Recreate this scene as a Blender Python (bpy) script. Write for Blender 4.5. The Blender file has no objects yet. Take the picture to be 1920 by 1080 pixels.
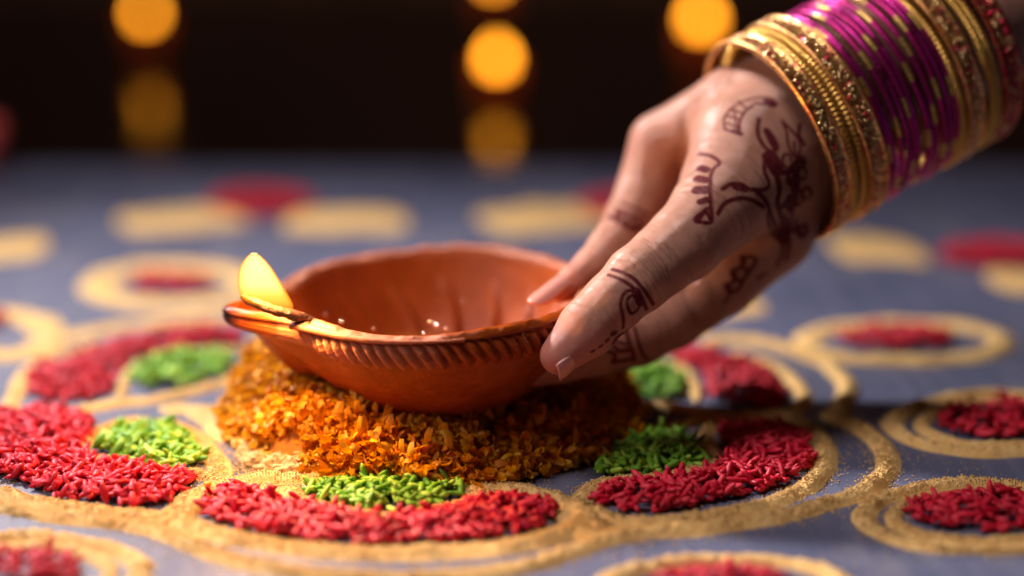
import bpy, math, random
import numpy as np
from mathutils import Vector, Matrix
from mathutils.bvhtree import BVHTree
from mathutils.kdtree import KDTree
random.seed(7); rng = np.random.default_rng(7)
R = math.radians
S = 0.01                      # everything below is authored in centimetres, the scene is in metres
sc = bpy.context.scene
col = sc.collection

# ------------------------------------------------------------------ camera
FPX, PITCH, CAMZ = 3200.0, R(15.5), 15.1
cam_d = bpy.data.cameras.new('camera'); cam = bpy.data.objects.new('camera', cam_d); col.objects.link(cam)
cam.location = (0, 0, CAMZ*S); cam.rotation_euler = (R(90)-PITCH, 0, 0)
cam_d.sensor_width = 36; cam_d.lens = FPX/1920*36
cam_d.clip_start = 0.01; cam_d.clip_end = 20
cam_d.dof.use_dof = True; cam_d.dof.focus_distance = 39.9*S
cam_d.dof.aperture_fstop = 2.9; cam_d.dof.aperture_blades = 0
sc.camera = cam

# ------------------------------------------------------------------ light
w = bpy.data.worlds.new('World'); sc.world = w; w.use_nodes = True
w.node_tree.nodes['Background'].inputs[0].default_value = (0.16, 0.085, 0.07, 1)
w.node_tree.nodes['Background'].inputs[1].default_value = 0.10
def area(name, loc, target, size, power, color, size_y=None):
    l = bpy.data.lights.new(name, 'AREA'); l.shape = 'RECTANGLE'; l.size = size*S; l.size_y = (size_y or size)*S
    l.energy = power; l.color = color
    o = bpy.data.objects.new(name, l); col.objects.link(o); o.location = Vector(loc)*S
    d = (Vector(target)-Vector(loc)).normalized()
    o.rotation_euler = d.to_track_quat('-Z', 'Y').to_euler(); return o
kl = area('key_light', (-38, 80, 46), (2, 34, 3), 7, 1.25, (1.0, 0.91, 0.90)); kl.data.spread = R(62)
area('top_light', (-24, 38, 72), (5, 42, 6), 16, 2.9, (1.0, 0.86, 0.86))
area('fill_light', (-52, 20, 40), (9, 42, 8), 14, 1.15, (1.0, 0.84, 0.82))
sc.view_settings.view_transform = 'Standard'; sc.view_settings.look = 'None'
sc.view_settings.exposure = 0.0; sc.view_settings.gamma = 1
sc.render.engine = 'CYCLES'
sc.cycles.use_denoising = True
sc.cycles.max_bounces = 8; sc.cycles.transparent_max_bounces = 8
sc.cycles.sample_clamp_indirect = 4; sc.cycles.sample_clamp_direct = 0
sc.cycles.caustics_reflective = False; sc.cycles.caustics_refractive = False

# ------------------------------------------------------------------ geometry of the view
C0 = np.array([0, 0, CAMZ]); FW = np.array([0, math.cos(PITCH), -math.sin(PITCH)])
UP = np.array([0, math.sin(PITCH), math.cos(PITCH)]); RT = np.array([1.0, 0, 0])
def at(u, v, d):                                  # point of the place seen in that direction, d cm deep
    return C0 + d*FW + (u-960)/FPX*d*RT - (v-540)/FPX*d*UP
def gp(u, v, z=0.0):                              # point of the board seen in that direction
    r = FW + (u-960)/FPX*RT - (v-540)/FPX*UP
    t = (z-CAMZ)/r[2]; return C0 + t*r

# ------------------------------------------------------------------ helpers
def tag(o, label=None, cat=None, group=None, kind=None):
    if label: o['label'] = label
    if cat: o['category'] = cat
    if group: o['group'] = group
    if kind: o['kind'] = kind
    return o
def mesh_of(name, V, F, mat=None, smooth=True, org=(0, 0, 0)):
    V = (np.asarray(V, float)-np.asarray(org, float))*S
    me = bpy.data.meshes.new(name)
    if isinstance(F, np.ndarray):
        n, k = F.shape
        me.vertices.add(len(V)); me.vertices.foreach_set('co', V.ravel().astype(np.float32))
        me.loops.add(n*k); me.loops.foreach_set('vertex_index', F.ravel().astype(np.int32))
        me.polygons.add(n); me.polygons.foreach_set('loop_start', np.arange(0, n*k, k, dtype=np.int32))
        me.update(calc_edges=True); me.validate()
    else:
        me.from_pydata([tuple(v) for v in V], [], F); me.update()
    if smooth: me.polygons.foreach_set('use_smooth', [True]*len(me.polygons))
    if mat: me.materials.append(mat)
    return me
def link(name, me, parent=None, loc=None):
    o = bpy.data.objects.new(name, me); col.objects.link(o)
    if parent is not None: o.parent = parent
    if loc is not None: o.location = Vector(loc)*S
    return o
def obj(name, V, F, mat, parent=None, smooth=True, org=(0, 0, 0)):
    """V in world cm; org is the object's origin; parents sit unrotated at their own origin"""
    o = link(name, mesh_of(name, V, F, mat, smooth, org), parent)
    p = np.array(parent['_o']) if parent is not None else np.zeros(3)
    o.location = Vector((np.asarray(org, float)-p)*S); o['_o'] = [float(a) for a in org]
    return o
def thing(name, label, cat, org, group=None):
    o = bpy.data.objects.new(name, None); col.objects.link(o); o.empty_display_size = 0.01
    o.location = Vector(org)*S; o['_o'] = [float(a) for a in org]
    return tag(o, label, cat, group)
def grid_faces(nu, nv, closed_u=False, closed_v=False):
    iu = np.arange(nu if closed_u else nu-1); iv = np.arange(nv if closed_v else nv-1)
    a, b = np.meshgrid(iu, iv, indexing='ij'); a2 = (a+1) % nu; b2 = (b+1) % nv
    return np.stack([a*nv+b, a2*nv+b, a2*nv+b2, a*nv+b2], -1).reshape(-1, 4)
def _h(i, j, k):
    n = (i.astype(np.int64)*374761393 + j.astype(np.int64)*668265263 + k.astype(np.int64)*2147483647) & 0x7fffffff
    n = ((n ^ (n >> 13))*1274126177) & 0x7fffffff
    return ((n ^ (n >> 16)) & 0xffff)/65535.0
def noise(P):                                     # value noise 0..1 at (N,3)
    P = np.asarray(P, float); I = np.floor(P).astype(np.int64); f = P-I; f = f*f*(3-2*f); r = 0
    for a in (0, 1):
        for b in (0, 1):
            for c in (0, 1):
                wt = (f[..., 0] if a else 1-f[..., 0])*(f[..., 1] if b else 1-f[..., 1])*(f[..., 2] if c else 1-f[..., 2])
                r = r + wt*_h(I[..., 0]+a, I[..., 1]+b, I[..., 2]+c)
    return r
def fbm(P, o=3):
    r = 0; a = 0.5; s = 0
    for i in range(o):
        r = r + a*noise(np.asarray(P)*2**i + 17.3*i); s += a; a /= 2
    return r/s

# ------------------------------------------------------------------ materials
def new_mat(name):
    m = bpy.data.materials.new(name); m.use_nodes = True
    nt = m.node_tree; b = nt.nodes['Principled BSDF']; return m, nt, b
def nd(nt, t, **k):
    n = nt.nodes.new(t)
    for a, v in k.items():
        if a.startswith('i_'): n.inputs[a[2:].replace('_', ' ')].default_value = v
        else: setattr(n, a, v)
    return n
def coords(nt, scale=(1, 1, 1), rot=(0, 0, 0)):
    tc = nt.nodes.new('ShaderNodeTexCoord'); mp = nt.nodes.new('ShaderNodeMapping')
    mp.inputs['Scale'].default_value = [100*a for a in scale]; mp.inputs['Rotation'].default_value = rot
    nt.links.new(tc.outputs['Object'], mp.inputs['Vector']); return mp.outputs[0]
def noise_n(nt, vec, scale, detail=3, rough=0.55):
    n = nd(nt, 'ShaderNodeTexNoise'); n.inputs['Scale'].default_value = scale
    n.inputs['Detail'].default_value = detail; n.inputs['Roughness'].default_value = rough
    nt.links.new(vec, n.inputs['Vector']); return n.outputs['Fac']
def ramp(nt, fac, stops):
    r = nt.nodes.new('ShaderNodeValToRGB'); e = r.color_ramp.elements
    while len(e) < len(stops): e.new(0.5)
    for k, (p, c) in enumerate(stops):
        e[k].position = p; e[k].color = (*c, 1) if not isinstance(c, (int, float)) else (c, c, c, 1)
    nt.links.new(fac, r.inputs[0]); return r.outputs[0]
def bump(nt, b, h, strength, dist_cm, prev=None):
    n = nt.nodes.new('ShaderNodeBump'); n.inputs['Strength'].default_value = strength
    n.inputs['Distance'].default_value = dist_cm*S; nt.links.new(h, n.inputs['Height'])
    if prev is not None: nt.links.new(prev, n.inputs['Normal'])
    nt.links.new(n.outputs[0], b.inputs['Normal']); return n.outputs[0]
def mixc(nt, fac, a, b, blend='MIX'):
    m = nt.nodes.new('ShaderNodeMix'); m.data_type = 'RGBA'; m.blend_type = blend
    for i, x in ((0, fac), (6, a), (7, b)):
        if isinstance(x, (int, float)): m.inputs[i].default_value = x
        elif isinstance(x, tuple): m.inputs[i].default_value = (*x, 1)
        else: nt.links.new(x, m.inputs[i])
    return m.outputs[2]

def mat_board():
    m, nt, b = new_mat('slate_board')
    st = noise_n(nt, coords(nt, (1.5, 0.06, 1)), 1.3, 4)
    cl = noise_n(nt, coords(nt, (0.12, 0.12, 1)), 1.0, 4)
    c = ramp(nt, cl, [(0.3, (0.068, 0.080, 0.140)), (0.7, (0.112, 0.126, 0.205))])
    c2 = mixc(nt, ramp(nt, st, [(0.5, 0.0), (0.72, 0.5)]), c, (0.20, 0.21, 0.30))
    du = noise_n(nt, coords(nt, (0.35, 0.22, 1)), 1.0, 6, 0.7)
    c2 = mixc(nt, ramp(nt, du, [(0.52, 0.0), (0.75, 0.38)]), c2, (0.34, 0.30, 0.27))
    nt.links.new(c2, b.inputs['Base Color'])
    nt.links.new(ramp(nt, st, [(0.3, 0.55), (0.7, 0.34)]), b.inputs['Roughness'])
    dust = noise_n(nt, coords(nt, (1, 1, 1)), 9, 4)
    bump(nt, b, dust, 0.25, 0.02); b.inputs['Specular IOR Level'].default_value = 0.5
    return m
def mat_powder(name, c1, c2):
    m, nt, b = new_mat(name); v = coords(nt)
    g = noise_n(nt, v, 30, 2, 0.7); l = noise_n(nt, v, 1.6, 3)
    c = mixc(nt, ramp(nt, l, [(0.35, 0.0), (0.65, 1.0)]), c1, c2)
    c = mixc(nt, ramp(nt, g, [(0.33, 0.35), (0.52, 0.0)]), c, tuple(x*0.62 for x in c1))
    c = mixc(nt, ramp(nt, g, [(0.58, 0.0), (0.70, 0.6)]), c, (0.92, 0.74, 0.42))
    nt.links.new(c, b.inputs['Base Color']); b.inputs['Roughness'].default_value = 0.85
    bump(nt, b, g, 0.9, 0.05)
    return m
def mat_rice(name, c1, c2, c3):
    m, nt, b = new_mat(name)
    oi = nt.nodes.new('ShaderNodeObjectInfo'); ge = nt.nodes.new('ShaderNodeNewGeometry')
    add = nd(nt, 'ShaderNodeMath', operation='ADD'); nt.links.new(oi.outputs['Random'], add.inputs[0]); nt.links.new(ge.outputs['Random Per Island'], add.inputs[1])
    fr = nd(nt, 'ShaderNodeMath', operation='FRACT'); nt.links.new(add.outputs[0], fr.inputs[0])
    n = noise_n(nt, coords(nt), 6, 3)
    c = ramp(nt, fr.outputs[0], [(0.0, c1), (0.6, c2), (1.0, c3)])
    c = mixc(nt, ramp(nt, n, [(0.45, 0.0), (0.8, 0.35)]), c, tuple(x*0.45 for x in c1))
    nt.links.new(c, b.inputs['Base Color']); b.inputs['Roughness'].default_value = 0.5; b.inputs['Specular IOR Level'].default_value = 0.35
    b.inputs['Subsurface Weight'].default_value = 0.15; b.inputs['Subsurface Radius'].default_value = (0.0012, 0.0005, 0.0004)
    b.inputs['Subsurface Scale'].default_value = 1.0
    bump(nt, b, n, 0.3, 0.03)
    return m
def mat_clay():
    m, nt, b = new_mat('terracotta'); v = coords(nt)
    n1 = noise_n(nt, v, 1.1, 4); n2 = noise_n(nt, v, 14, 4, 0.65); 
    st = noise_n(nt, coords(nt, (0.5, 0.5, 5)), 1.6, 3)
    c = ramp(nt, n1, [(0.3, (0.22, 0.042, 0.007)), (0.55, (0.33, 0.074, 0.014)), (0.8, (0.42, 0.115, 0.030))])
    c = mixc(nt, ramp(nt, st, [(0.5, 0.0), (0.75, 0.4)]), c, (0.27, 0.055, 0.016))
    c = mixc(nt, ramp(nt, n2, [(0.58, 0.0), (0.74, 0.7)]), c, (0.10, 0.022, 0.008))
    n5 = noise_n(nt, v, 2.7, 5, 0.7); c = mixc(nt, ramp(nt, n5, [(0.52, 0.0), (0.66, 0.6)]), c, (0.15, 0.030, 0.006))
    wet = nd(nt, 'ShaderNodeAttribute', attribute_name='wet')
    dry = ramp(nt, wet.outputs['Fac'], [(0.0, 0.75), (0.22, 0.45), (0.32, 0.0)])
    c = mixc(nt, dry, c, mixc(nt, n2, (0.38, 0.12, 0.05), (0.54, 0.23, 0.13)))
    c = mixc(nt, wet.outputs['Fac'], c, mixc(nt, 0.75, c, (0.30, 0.050, 0.002)))
    soot = nd(nt, 'ShaderNodeAttribute', attribute_name='soot')
    sn = nd(nt, 'ShaderNodeMath', operation='MULTIPLY'); nt.links.new(soot.outputs['Fac'], sn.inputs[0]); nt.links.new(ramp(nt, n1, [(0.3, 0.85), (0.6, 1.0)]), sn.inputs[1])
    c = mixc(nt, sn.outputs[0], c, (0.012, 0.007, 0.005))
    nt.links.new(c, b.inputs['Base Color'])
    r = nd(nt, 'ShaderNodeMapRange'); nt.links.new(wet.outputs['Fac'], r.inputs['Value'])
    r.inputs['To Min'].default_value = 0.62; r.inputs['To Max'].default_value = 0.17
    nt.links.new(r.outputs[0], b.inputs['Roughness'])
    b.inputs['Specular IOR Level'].default_value = 0.27
    p = bump(nt, b, n2, 0.55, 0.035); bump(nt, b, st, 0.35, 0.05, p)
    return m
def mat_simple(name, c, rough=0.5, metal=0.0, **k):
    m, nt, b = new_mat(name); b.inputs['Base Color'].default_value = (*c, 1)
    b.inputs['Roughness'].default_value = rough; b.inputs['Metallic'].default_value = metal
    n = noise_n(nt, coords(nt), k.get('ns', 8), 3)
    c2 = mixc(nt, ramp(nt, n, [(0.35, 0.0), (0.75, k.get('var', 0.4))]), c, tuple(x*0.5 for x in c))
    nt.links.new(c2, b.inputs['Base Color'])
    if k.get('bump'): bump(nt, b, n, k['bump'], 0.03)
    if 'spec' in k: b.inputs['Specular IOR Level'].default_value = k['spec']
    if 'coat' in k: b.inputs['Coat Weight'].default_value = k['coat']
    return m
def mat_skin():
    m, nt, b = new_mat('skin'); v = coords(nt)
    n1 = noise_n(nt, v, 0.9, 4); n2 = noise_n(nt, v, 7, 4, 0.6)
    c = ramp(nt, n1, [(0.3, (0.42, 0.185, 0.115)), (0.7, (0.55, 0.28, 0.19))])
    c = mixc(nt, ramp(nt, n2, [(0.45, 0.0), (0.8, 0.35)]), c, (0.30, 0.115, 0.075))
    fl = nd(nt, 'ShaderNodeAttribute', attribute_name='flush')
    c = mixc(nt, fl.outputs['Fac'], c, (0.56, 0.19, 0.155))
    he = nd(nt, 'ShaderNodeAttribute', attribute_name='henna')
    hn = noise_n(nt, v, 18, 3); mm = nd(nt, 'ShaderNodeMath', operation='MULTIPLY')
    nt.links.new(he.outputs['Fac'], mm.inputs[0]); nt.links.new(ramp(nt, hn, [(0.25, 0.82), (0.5, 1.0)]), mm.inputs[1])
    c = mixc(nt, mm.outputs[0], c, (0.115, 0.004, 0.012))
    nt.links.new(c, b.inputs['Base Color'])
    nt.links.new(ramp(nt, n2, [(0.3, 0.48), (0.7, 0.34)]), b.inputs['Roughness'])
    nt.links.new(ramp(nt, he.outputs['Fac'], [(0.0, 0.42), (0.6, 0.14)]), b.inputs['Specular IOR Level'])
    b.inputs['Subsurface Weight'].default_value = 0.09; b.inputs['Subsurface Radius'].default_value = (0.004, 0.0014, 0.0008)
    b.inputs['Subsurface Scale'].default_value = 0.6
    vo = nd(nt, 'ShaderNodeTexVoronoi', feature='DISTANCE_TO_EDGE'); vo.inputs['Scale'].default_value = 13
    ds = nt.nodes.new('ShaderNodeVectorMath'); ds.operation = 'ADD'
    nv = nd(nt, 'ShaderNodeTexNoise'); nv.inputs['Scale'].default_value = 5; nt.links.new(v, nv.inputs['Vector'])
    nt.links.new(v, ds.inputs[0]); nt.links.new(nv.outputs['Color'], ds.inputs[1]); nt.links.new(ds.outputs[0], vo.inputs['Vector'])
    e = ramp(nt, vo.outputs['Distance'], [(0.0, 0.0), (0.12, 1.0)])
    p = bump(nt, b, e, 0.6, 0.016)
    tw = nd(nt, 'ShaderNodeAttribute', attribute_name='along'); sp = nt.nodes.new('ShaderNodeSeparateXYZ'); nt.links.new(v, sp.inputs[0])
    mu = nd(nt, 'ShaderNodeMath', operation='MULTIPLY'); mu.inputs[1].default_value = 8.0; nt.links.new(tw.outputs['Fac'], mu.inputs[0])
    cb = nt.nodes.new('ShaderNodeCombineXYZ'); nt.links.new(mu.outputs[0], cb.inputs[0])
    my = nd(nt, 'ShaderNodeMath', operation='MULTIPLY'); my.inputs[1].default_value = 1.3; nt.links.new(sp.outputs[2], my.inputs[0]); nt.links.new(my.outputs[0], cb.inputs[1])
    mz = nd(nt, 'ShaderNodeMath', operation='MULTIPLY'); mz.inputs[1].default_value = 1.1; nt.links.new(sp.outputs[1], mz.inputs[0]); nt.links.new(mz.outputs[0], cb.inputs[2])
    wn = noise_n(nt, cb.outputs[0], 1.0, 3, 0.6)
    wm = nd(nt, 'ShaderNodeAttribute', attribute_name='wrinkle'); wk = nd(nt, 'ShaderNodeMath', operation='MULTIPLY')
    nt.links.new(ramp(nt, wn, [(0.36, 0.0), (0.5, 1.0)]), wk.inputs[0]); nt.links.new(wm.outputs['Fac'], wk.inputs[1])
    p = bump(nt, b, wk.outputs[0], 0.85, 0.045, p)
    n3 = noise_n(nt, v, 2.2, 3); p = bump(nt, b, n3, 0.25, 0.10, p)
    bump(nt, b, n2, 0.25, 0.03, p)
    return m
M = dict(
 board=mat_board(), powder=mat_powder('yellow_powder', (0.80, 0.49, 0.155), (0.88, 0.59, 0.22)),
 sand=mat_powder('beige_sand', (0.56, 0.36, 0.13), (0.68, 0.46, 0.20)),
 red=mat_rice('red_rice', (0.44, 0.003, 0.020), (0.62, 0.007, 0.036), (0.74, 0.035, 0.070)),
 green=mat_rice('green_rice', (0.10, 0.30, 0.016), (0.22, 0.50, 0.030), (0.40, 0.64, 0.08)),
 yellowrice=mat_rice('yellow_rice', (0.45, 0.26, 0.03), (0.6, 0.36, 0.05), (0.66, 0.45, 0.12)),
 clay=mat_clay(), skin=mat_skin(),
 floor=mat_simple('dark_floor', (0.012, 0.006, 0.004), 0.15, 0, ns=0.3, spec=0.12),
 gold=mat_simple('gold', (0.86, 0.52, 0.12), 0.36, 0.85, ns=5, bump=0.3),
 nail=mat_simple('nail', (0.62, 0.29, 0.24), 0.22, 0, var=0.1, coat=0.6),
 seed=mat_simple('mustard_seed', (0.75, 0.45, 0.01), 0.35, 0, var=0.2),
)
def mat_petal():
    m, nt, b = new_mat('marigold_petals')
    ge = nt.nodes.new('ShaderNodeNewGeometry'); oi = nt.nodes.new('ShaderNodeObjectInfo')
    add = nd(nt, 'ShaderNodeMath', operation='ADD'); nt.links.new(oi.outputs['Random'], add.inputs[0]); nt.links.new(ge.outputs['Random Per Island'], add.inputs[1])
    fr = nd(nt, 'ShaderNodeMath', operation='FRACT'); nt.links.new(add.outputs[0], fr.inputs[0])
    c = ramp(nt, fr.outputs[0], [(0.0, (0.66, 0.23, 0.002)), (0.5, (0.82, 0.38, 0.003)), (1.0, (0.90, 0.52, 0.008))])
    nt.links.new(c, b.inputs['Base Color']); b.inputs['Roughness'].default_value = 0.55
    tr = nt.nodes.new('ShaderNodeBsdfTranslucent'); nt.links.new(c, tr.inputs['Color'])
    mx = nt.nodes.new('ShaderNodeMixShader'); mx.inputs[0].default_value = 0.35
    nt.links.new(b.outputs[0], mx.inputs[1]); nt.links.new(tr.outputs[0], mx.inputs[2])
    nt.links.new(mx.outputs[0], nt.nodes['Material Output'].inputs['Surface'])
    return m
M['petal'] = mat_petal()
M['mound'] = mat_simple('mound_core', (0.50, 0.17, 0.006), 0.8, 0, ns=3, bump=0.8)
def mat_bangle(name, base, dash, n, metal=0.9, rough=0.3, thr=0.72):
    m, nt, b = new_mat(name)
    g = nd(nt, 'ShaderNodeTexGradient', gradient_type='RADIAL'); nt.links.new(coords(nt), g.inputs['Vector'])
    mu = nd(nt, 'ShaderNodeMath', operation='MULTIPLY'); mu.inputs[1].default_value = n; nt.links.new(g.outputs['Fac'], mu.inputs[0])
    fr = nd(nt, 'ShaderNodeMath', operation='FRACT'); nt.links.new(mu.outputs[0], fr.inputs[0])
    gt = nd(nt, 'ShaderNodeMath', operation='GREATER_THAN'); gt.inputs[1].default_value = thr; nt.links.new(fr.outputs[0], gt.inputs[0])
    ns = noise_n(nt, coords(nt), 14, 3, 0.7)
    g2 = mixc(nt, ramp(nt, ns, [(0.4, 0.0), (0.6, 1.0)]), dash, tuple(x*0.35 for x in dash))
    c = mixc(nt, gt.outputs[0], base, g2)
    nt.links.new(c, b.inputs['Base Color']); b.inputs['Metallic'].default_value = metal; b.inputs['Roughness'].default_value = rough
    nt.links.new(ramp(nt, ns, [(0.3, rough*0.8), (0.7, rough*1.5)]), b.inputs['Roughness'])
    bump(nt, b, ns, 0.35, 0.02)
    return m
M['magenta'] = mat_bangle('magenta_metal', (0.40, 0.012, 0.15), (0.85, 0.55, 0.16), 9, 0.8, 0.30)
M['magenta_plain'] = mat_bangle('plain_magenta_metal', (0.38, 0.014, 0.18), (0.24, 0.006, 0.09), 5, 0.8, 0.26, 0.9)
def mat_glitter(name, a, b_, c_):
    m, nt, b = new_mat(name); v = coords(nt)
    vo = nd(nt, 'ShaderNodeTexVoronoi'); vo.inputs['Scale'].default_value = 13; nt.links.new(v, vo.inputs['Vector'])
    sp = nt.nodes.new('ShaderNodeSeparateColor'); nt.links.new(vo.outputs['Color'], sp.inputs[0])
    nt.links.new(ramp(nt, sp.outputs[0], [(0.0, a), (0.55, b_), (0.9, c_)]), b.inputs['Base Color'])
    b.inputs['Metallic'].default_value = 0.9; b.inputs['Roughness'].default_value = 0.3
    bump(nt, b, sp.outputs[1], 1.0, 0.05)
    return m
M['glitter'] = mat_glitter('gold_glitter', (0.85, 0.52, 0.18), (0.72, 0.40, 0.12), (0.60, 0.16, 0.10))
M['dark_glitter'] = mat_glitter('red_gold_glitter', (0.6, 0.30, 0.09), (0.40, 0.05, 0.05), (0.45, 0.01, 0.05))
M['stone_gold'] = mat_simple('gold_stone', (1.0, 0.78, 0.35), 0.2, 1.0, var=0.0)
M['stone_red'] = mat_simple('red_stone', (0.85, 0.03, 0.10), 0.08, 0.7, var=0.0)
def mat_flame(name, stops, strength, soft=None):
    m = bpy.data.materials.new(name); m.use_nodes = True; nt = m.node_tree; nt.nodes.clear()
    out = nt.nodes.new('ShaderNodeOutputMaterial'); em = nt.nodes.new('ShaderNodeEmission'); em.inputs['Strength'].default_value = strength
    at_ = nd(nt, 'ShaderNodeAttribute', attribute_name='hgt')
    nt.links.new(ramp(nt, at_.outputs['Fac'], stops), em.inputs['Color'])
    if soft:
        lw = nt.nodes.new('ShaderNodeLayerWeight'); lw.inputs['Blend'].default_value = 0.5
        tr = nt.nodes.new('ShaderNodeBsdfTransparent'); mx = nt.nodes.new('ShaderNodeMixShader')
        al = nd(nt, 'ShaderNodeAttribute', attribute_name='alpha')
        f = ramp(nt, lw.outputs['Facing'], soft[0])
        if soft[1]:
            cc_ = em.inputs['Color'].links[0].from_socket
            nt.links.new(mixc(nt, ramp(nt, lw.outputs['Facing'], [(0.08, 0.0), (0.55, 1.0)]), cc_, (0.85, 0.22, 0.008)), em.inputs['Color'])
        mu = nd(nt, 'ShaderNodeMath', operation='MULTIPLY'); nt.links.new(f, mu.inputs[0]); nt.links.new(al.outputs['Fac'], mu.inputs[1])
        if soft[1]:
            nt.links.new(mu.outputs[0], mx.inputs[0]); nt.links.new(tr.outputs[0], mx.inputs[1]); nt.links.new(em.outputs[0], mx.inputs[2])
            nt.links.new(mx.outputs[0], out.inputs[0])
        else:
            ms = nd(nt, 'ShaderNodeMath', operation='MULTIPLY'); ms.inputs[1].default_value = strength; nt.links.new(mu.outputs[0], ms.inputs[0])
            nt.links.new(ms.outputs[0], em.inputs['Strength']); ad = nt.nodes.new('ShaderNodeAddShader')
            nt.links.new(tr.outputs[0], ad.inputs[0]); nt.links.new(em.outputs[0], ad.inputs[1]); nt.links.new(ad.outputs[0], out.inputs[0])
    else: nt.links.new(em.outputs[0], out.inputs[0])
    return m
M['flame'] = mat_flame('flame', [(0.0, (1.0, 0.28, 0.02)), (0.25, (1.0, 0.42, 0.05)), (0.45, (1.0, 0.82, 0.20)), (1.0, (1.0, 0.80, 0.30))], 2.1, ([(0.22, 1.0), (0.80, 0.0)], True))
M['mantle'] = mat_flame('flame_mantle', [(0.0, (1.0, 0.22, 0.01)), (1.0, (1.0, 0.42, 0.05))], 0.8, ([(0.0, 0.30), (0.35, 0.12), (0.9, 0.0)], False))
M['far_flame'] = mat_flame('far_flame', [(0.0, (1.0, 0.30, 0.012)), (1.0, (1.0, 0.36, 0.018))], 12.0)
def fattr(me, name, vals):
    a = me.attributes.new(name, 'FLOAT', 'POINT'); a.data.foreach_set('value', np.asarray(vals, np.float32))

# ------------------------------------------------------------------ setting
def box(x0, x1, y0, y1, z0, z1):
    V = [(x, y, z) for x in (x0, x1) for y in (y0, y1) for z in (z0, z1)]
    F = [(0, 1, 3, 2), (4, 6, 7, 5), (0, 4, 5, 1), (2, 3, 7, 6), (0, 2, 6, 4), (1, 5, 7, 3)]
    return V, F
V, F = box(-62, 62, -25, 75, -3.2, 0.0)
tag(obj('board', V, F, M['board'], smooth=False), 'slate blue painted board under the coloured rice and powder design', kind='structure')
V, F = box(-300, 300, -60, 420, -3.8, -3.204)
tag(obj('floor', V, F, M['floor'], smooth=False), 'dark glossy floor beyond the blue board', kind='structure')

V, F = box(-300, 300, 182, 186, -3.2, 150)
M['wall'] = mat_simple('backdrop', (0.20, 0.09, 0.045), 0.8, 0, ns=0.08, var=0.7)
tag(obj('backdrop', V, F, M['wall'], smooth=False), 'dark brown wall far behind the glowing lamps', kind='structure')
# ------------------------------------------------------------------ rice
def grain_mesh(name, L, W, T, bend):
    V = [(-L/2, 0, 0)]
    for i in range(1, 5):
        t = i/5; x = -L/2+L*t; r = math.sin(math.pi*(0.12+0.76*t))**0.7 if True else 1
        for k in range(6):
            a = k/6*2*math.pi
            V.append((x, W/2*r*math.cos(a)+bend*(t-0.5)**2*4-bend, T/2*r*math.sin(a)))
    V.append((L/2, 0, 0)); F = []
    for k in range(6): F.append((0, 1+(k+1) % 6, 1+k))
    for i in range(3):
        for k in range(6):
            a = 1+i*6+k; b = 1+i*6+(k+1) % 6; F.append((a, b, b+6, a+6))
    for k in range(6): F.append((25, 19+k, 19+(k+1) % 6))
    return V, F
GR = [grain_mesh('g', 0.58, 0.172, 0.150, 0.03), grain_mesh('g', 0.47, 0.182, 0.155, -0.02), grain_mesh('g', 0.54, 0.155, 0.14, 0.0)]
GRM = {k: [mesh_of('rice_grain', v, f, M[k]) for v, f in GR] for k in ('red', 'green')}
def inside(poly, P):
    x, y = P[:, 0], P[:, 1]; r = np.zeros(len(P), bool); n = len(poly)
    for i in range(n):
        x1, y1 = poly[i]; x2, y2 = poly[(i+1) % n]
        c = ((y1 > y) != (y2 > y)) & (x < (x2-x1)*(y-y1)/(y2-y1+1e-12)+x1); r ^= c
    return r
def edge_dist(poly, P):
    d = np.full(len(P), 1e9); n = len(poly)
    for i in range(n):
        a = poly[i]; b = poly[(i+1) % n]; ab = b-a
        t = np.clip(((P-a)@ab)/(ab@ab+1e-12), 0, 1); d = np.minimum(d, np.linalg.norm(P-(a+t[:, None]*ab), axis=1))
    return d
def smooth_closed(P, n=3):
    P = np.asarray(P, float)
    for _ in range(n):
        Q = np.roll(P, -1, 0); P = np.stack([0.75*P+0.25*Q, 0.25*P+0.75*Q], 1).reshape(-1, 2)
    return P
def rot_from(x, z):
    x = Vector(x).normalized(); z = Vector(z); y = z.cross(x).normalized(); z = x.cross(y)
    return Matrix((x, y, z)).transposed()
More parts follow.
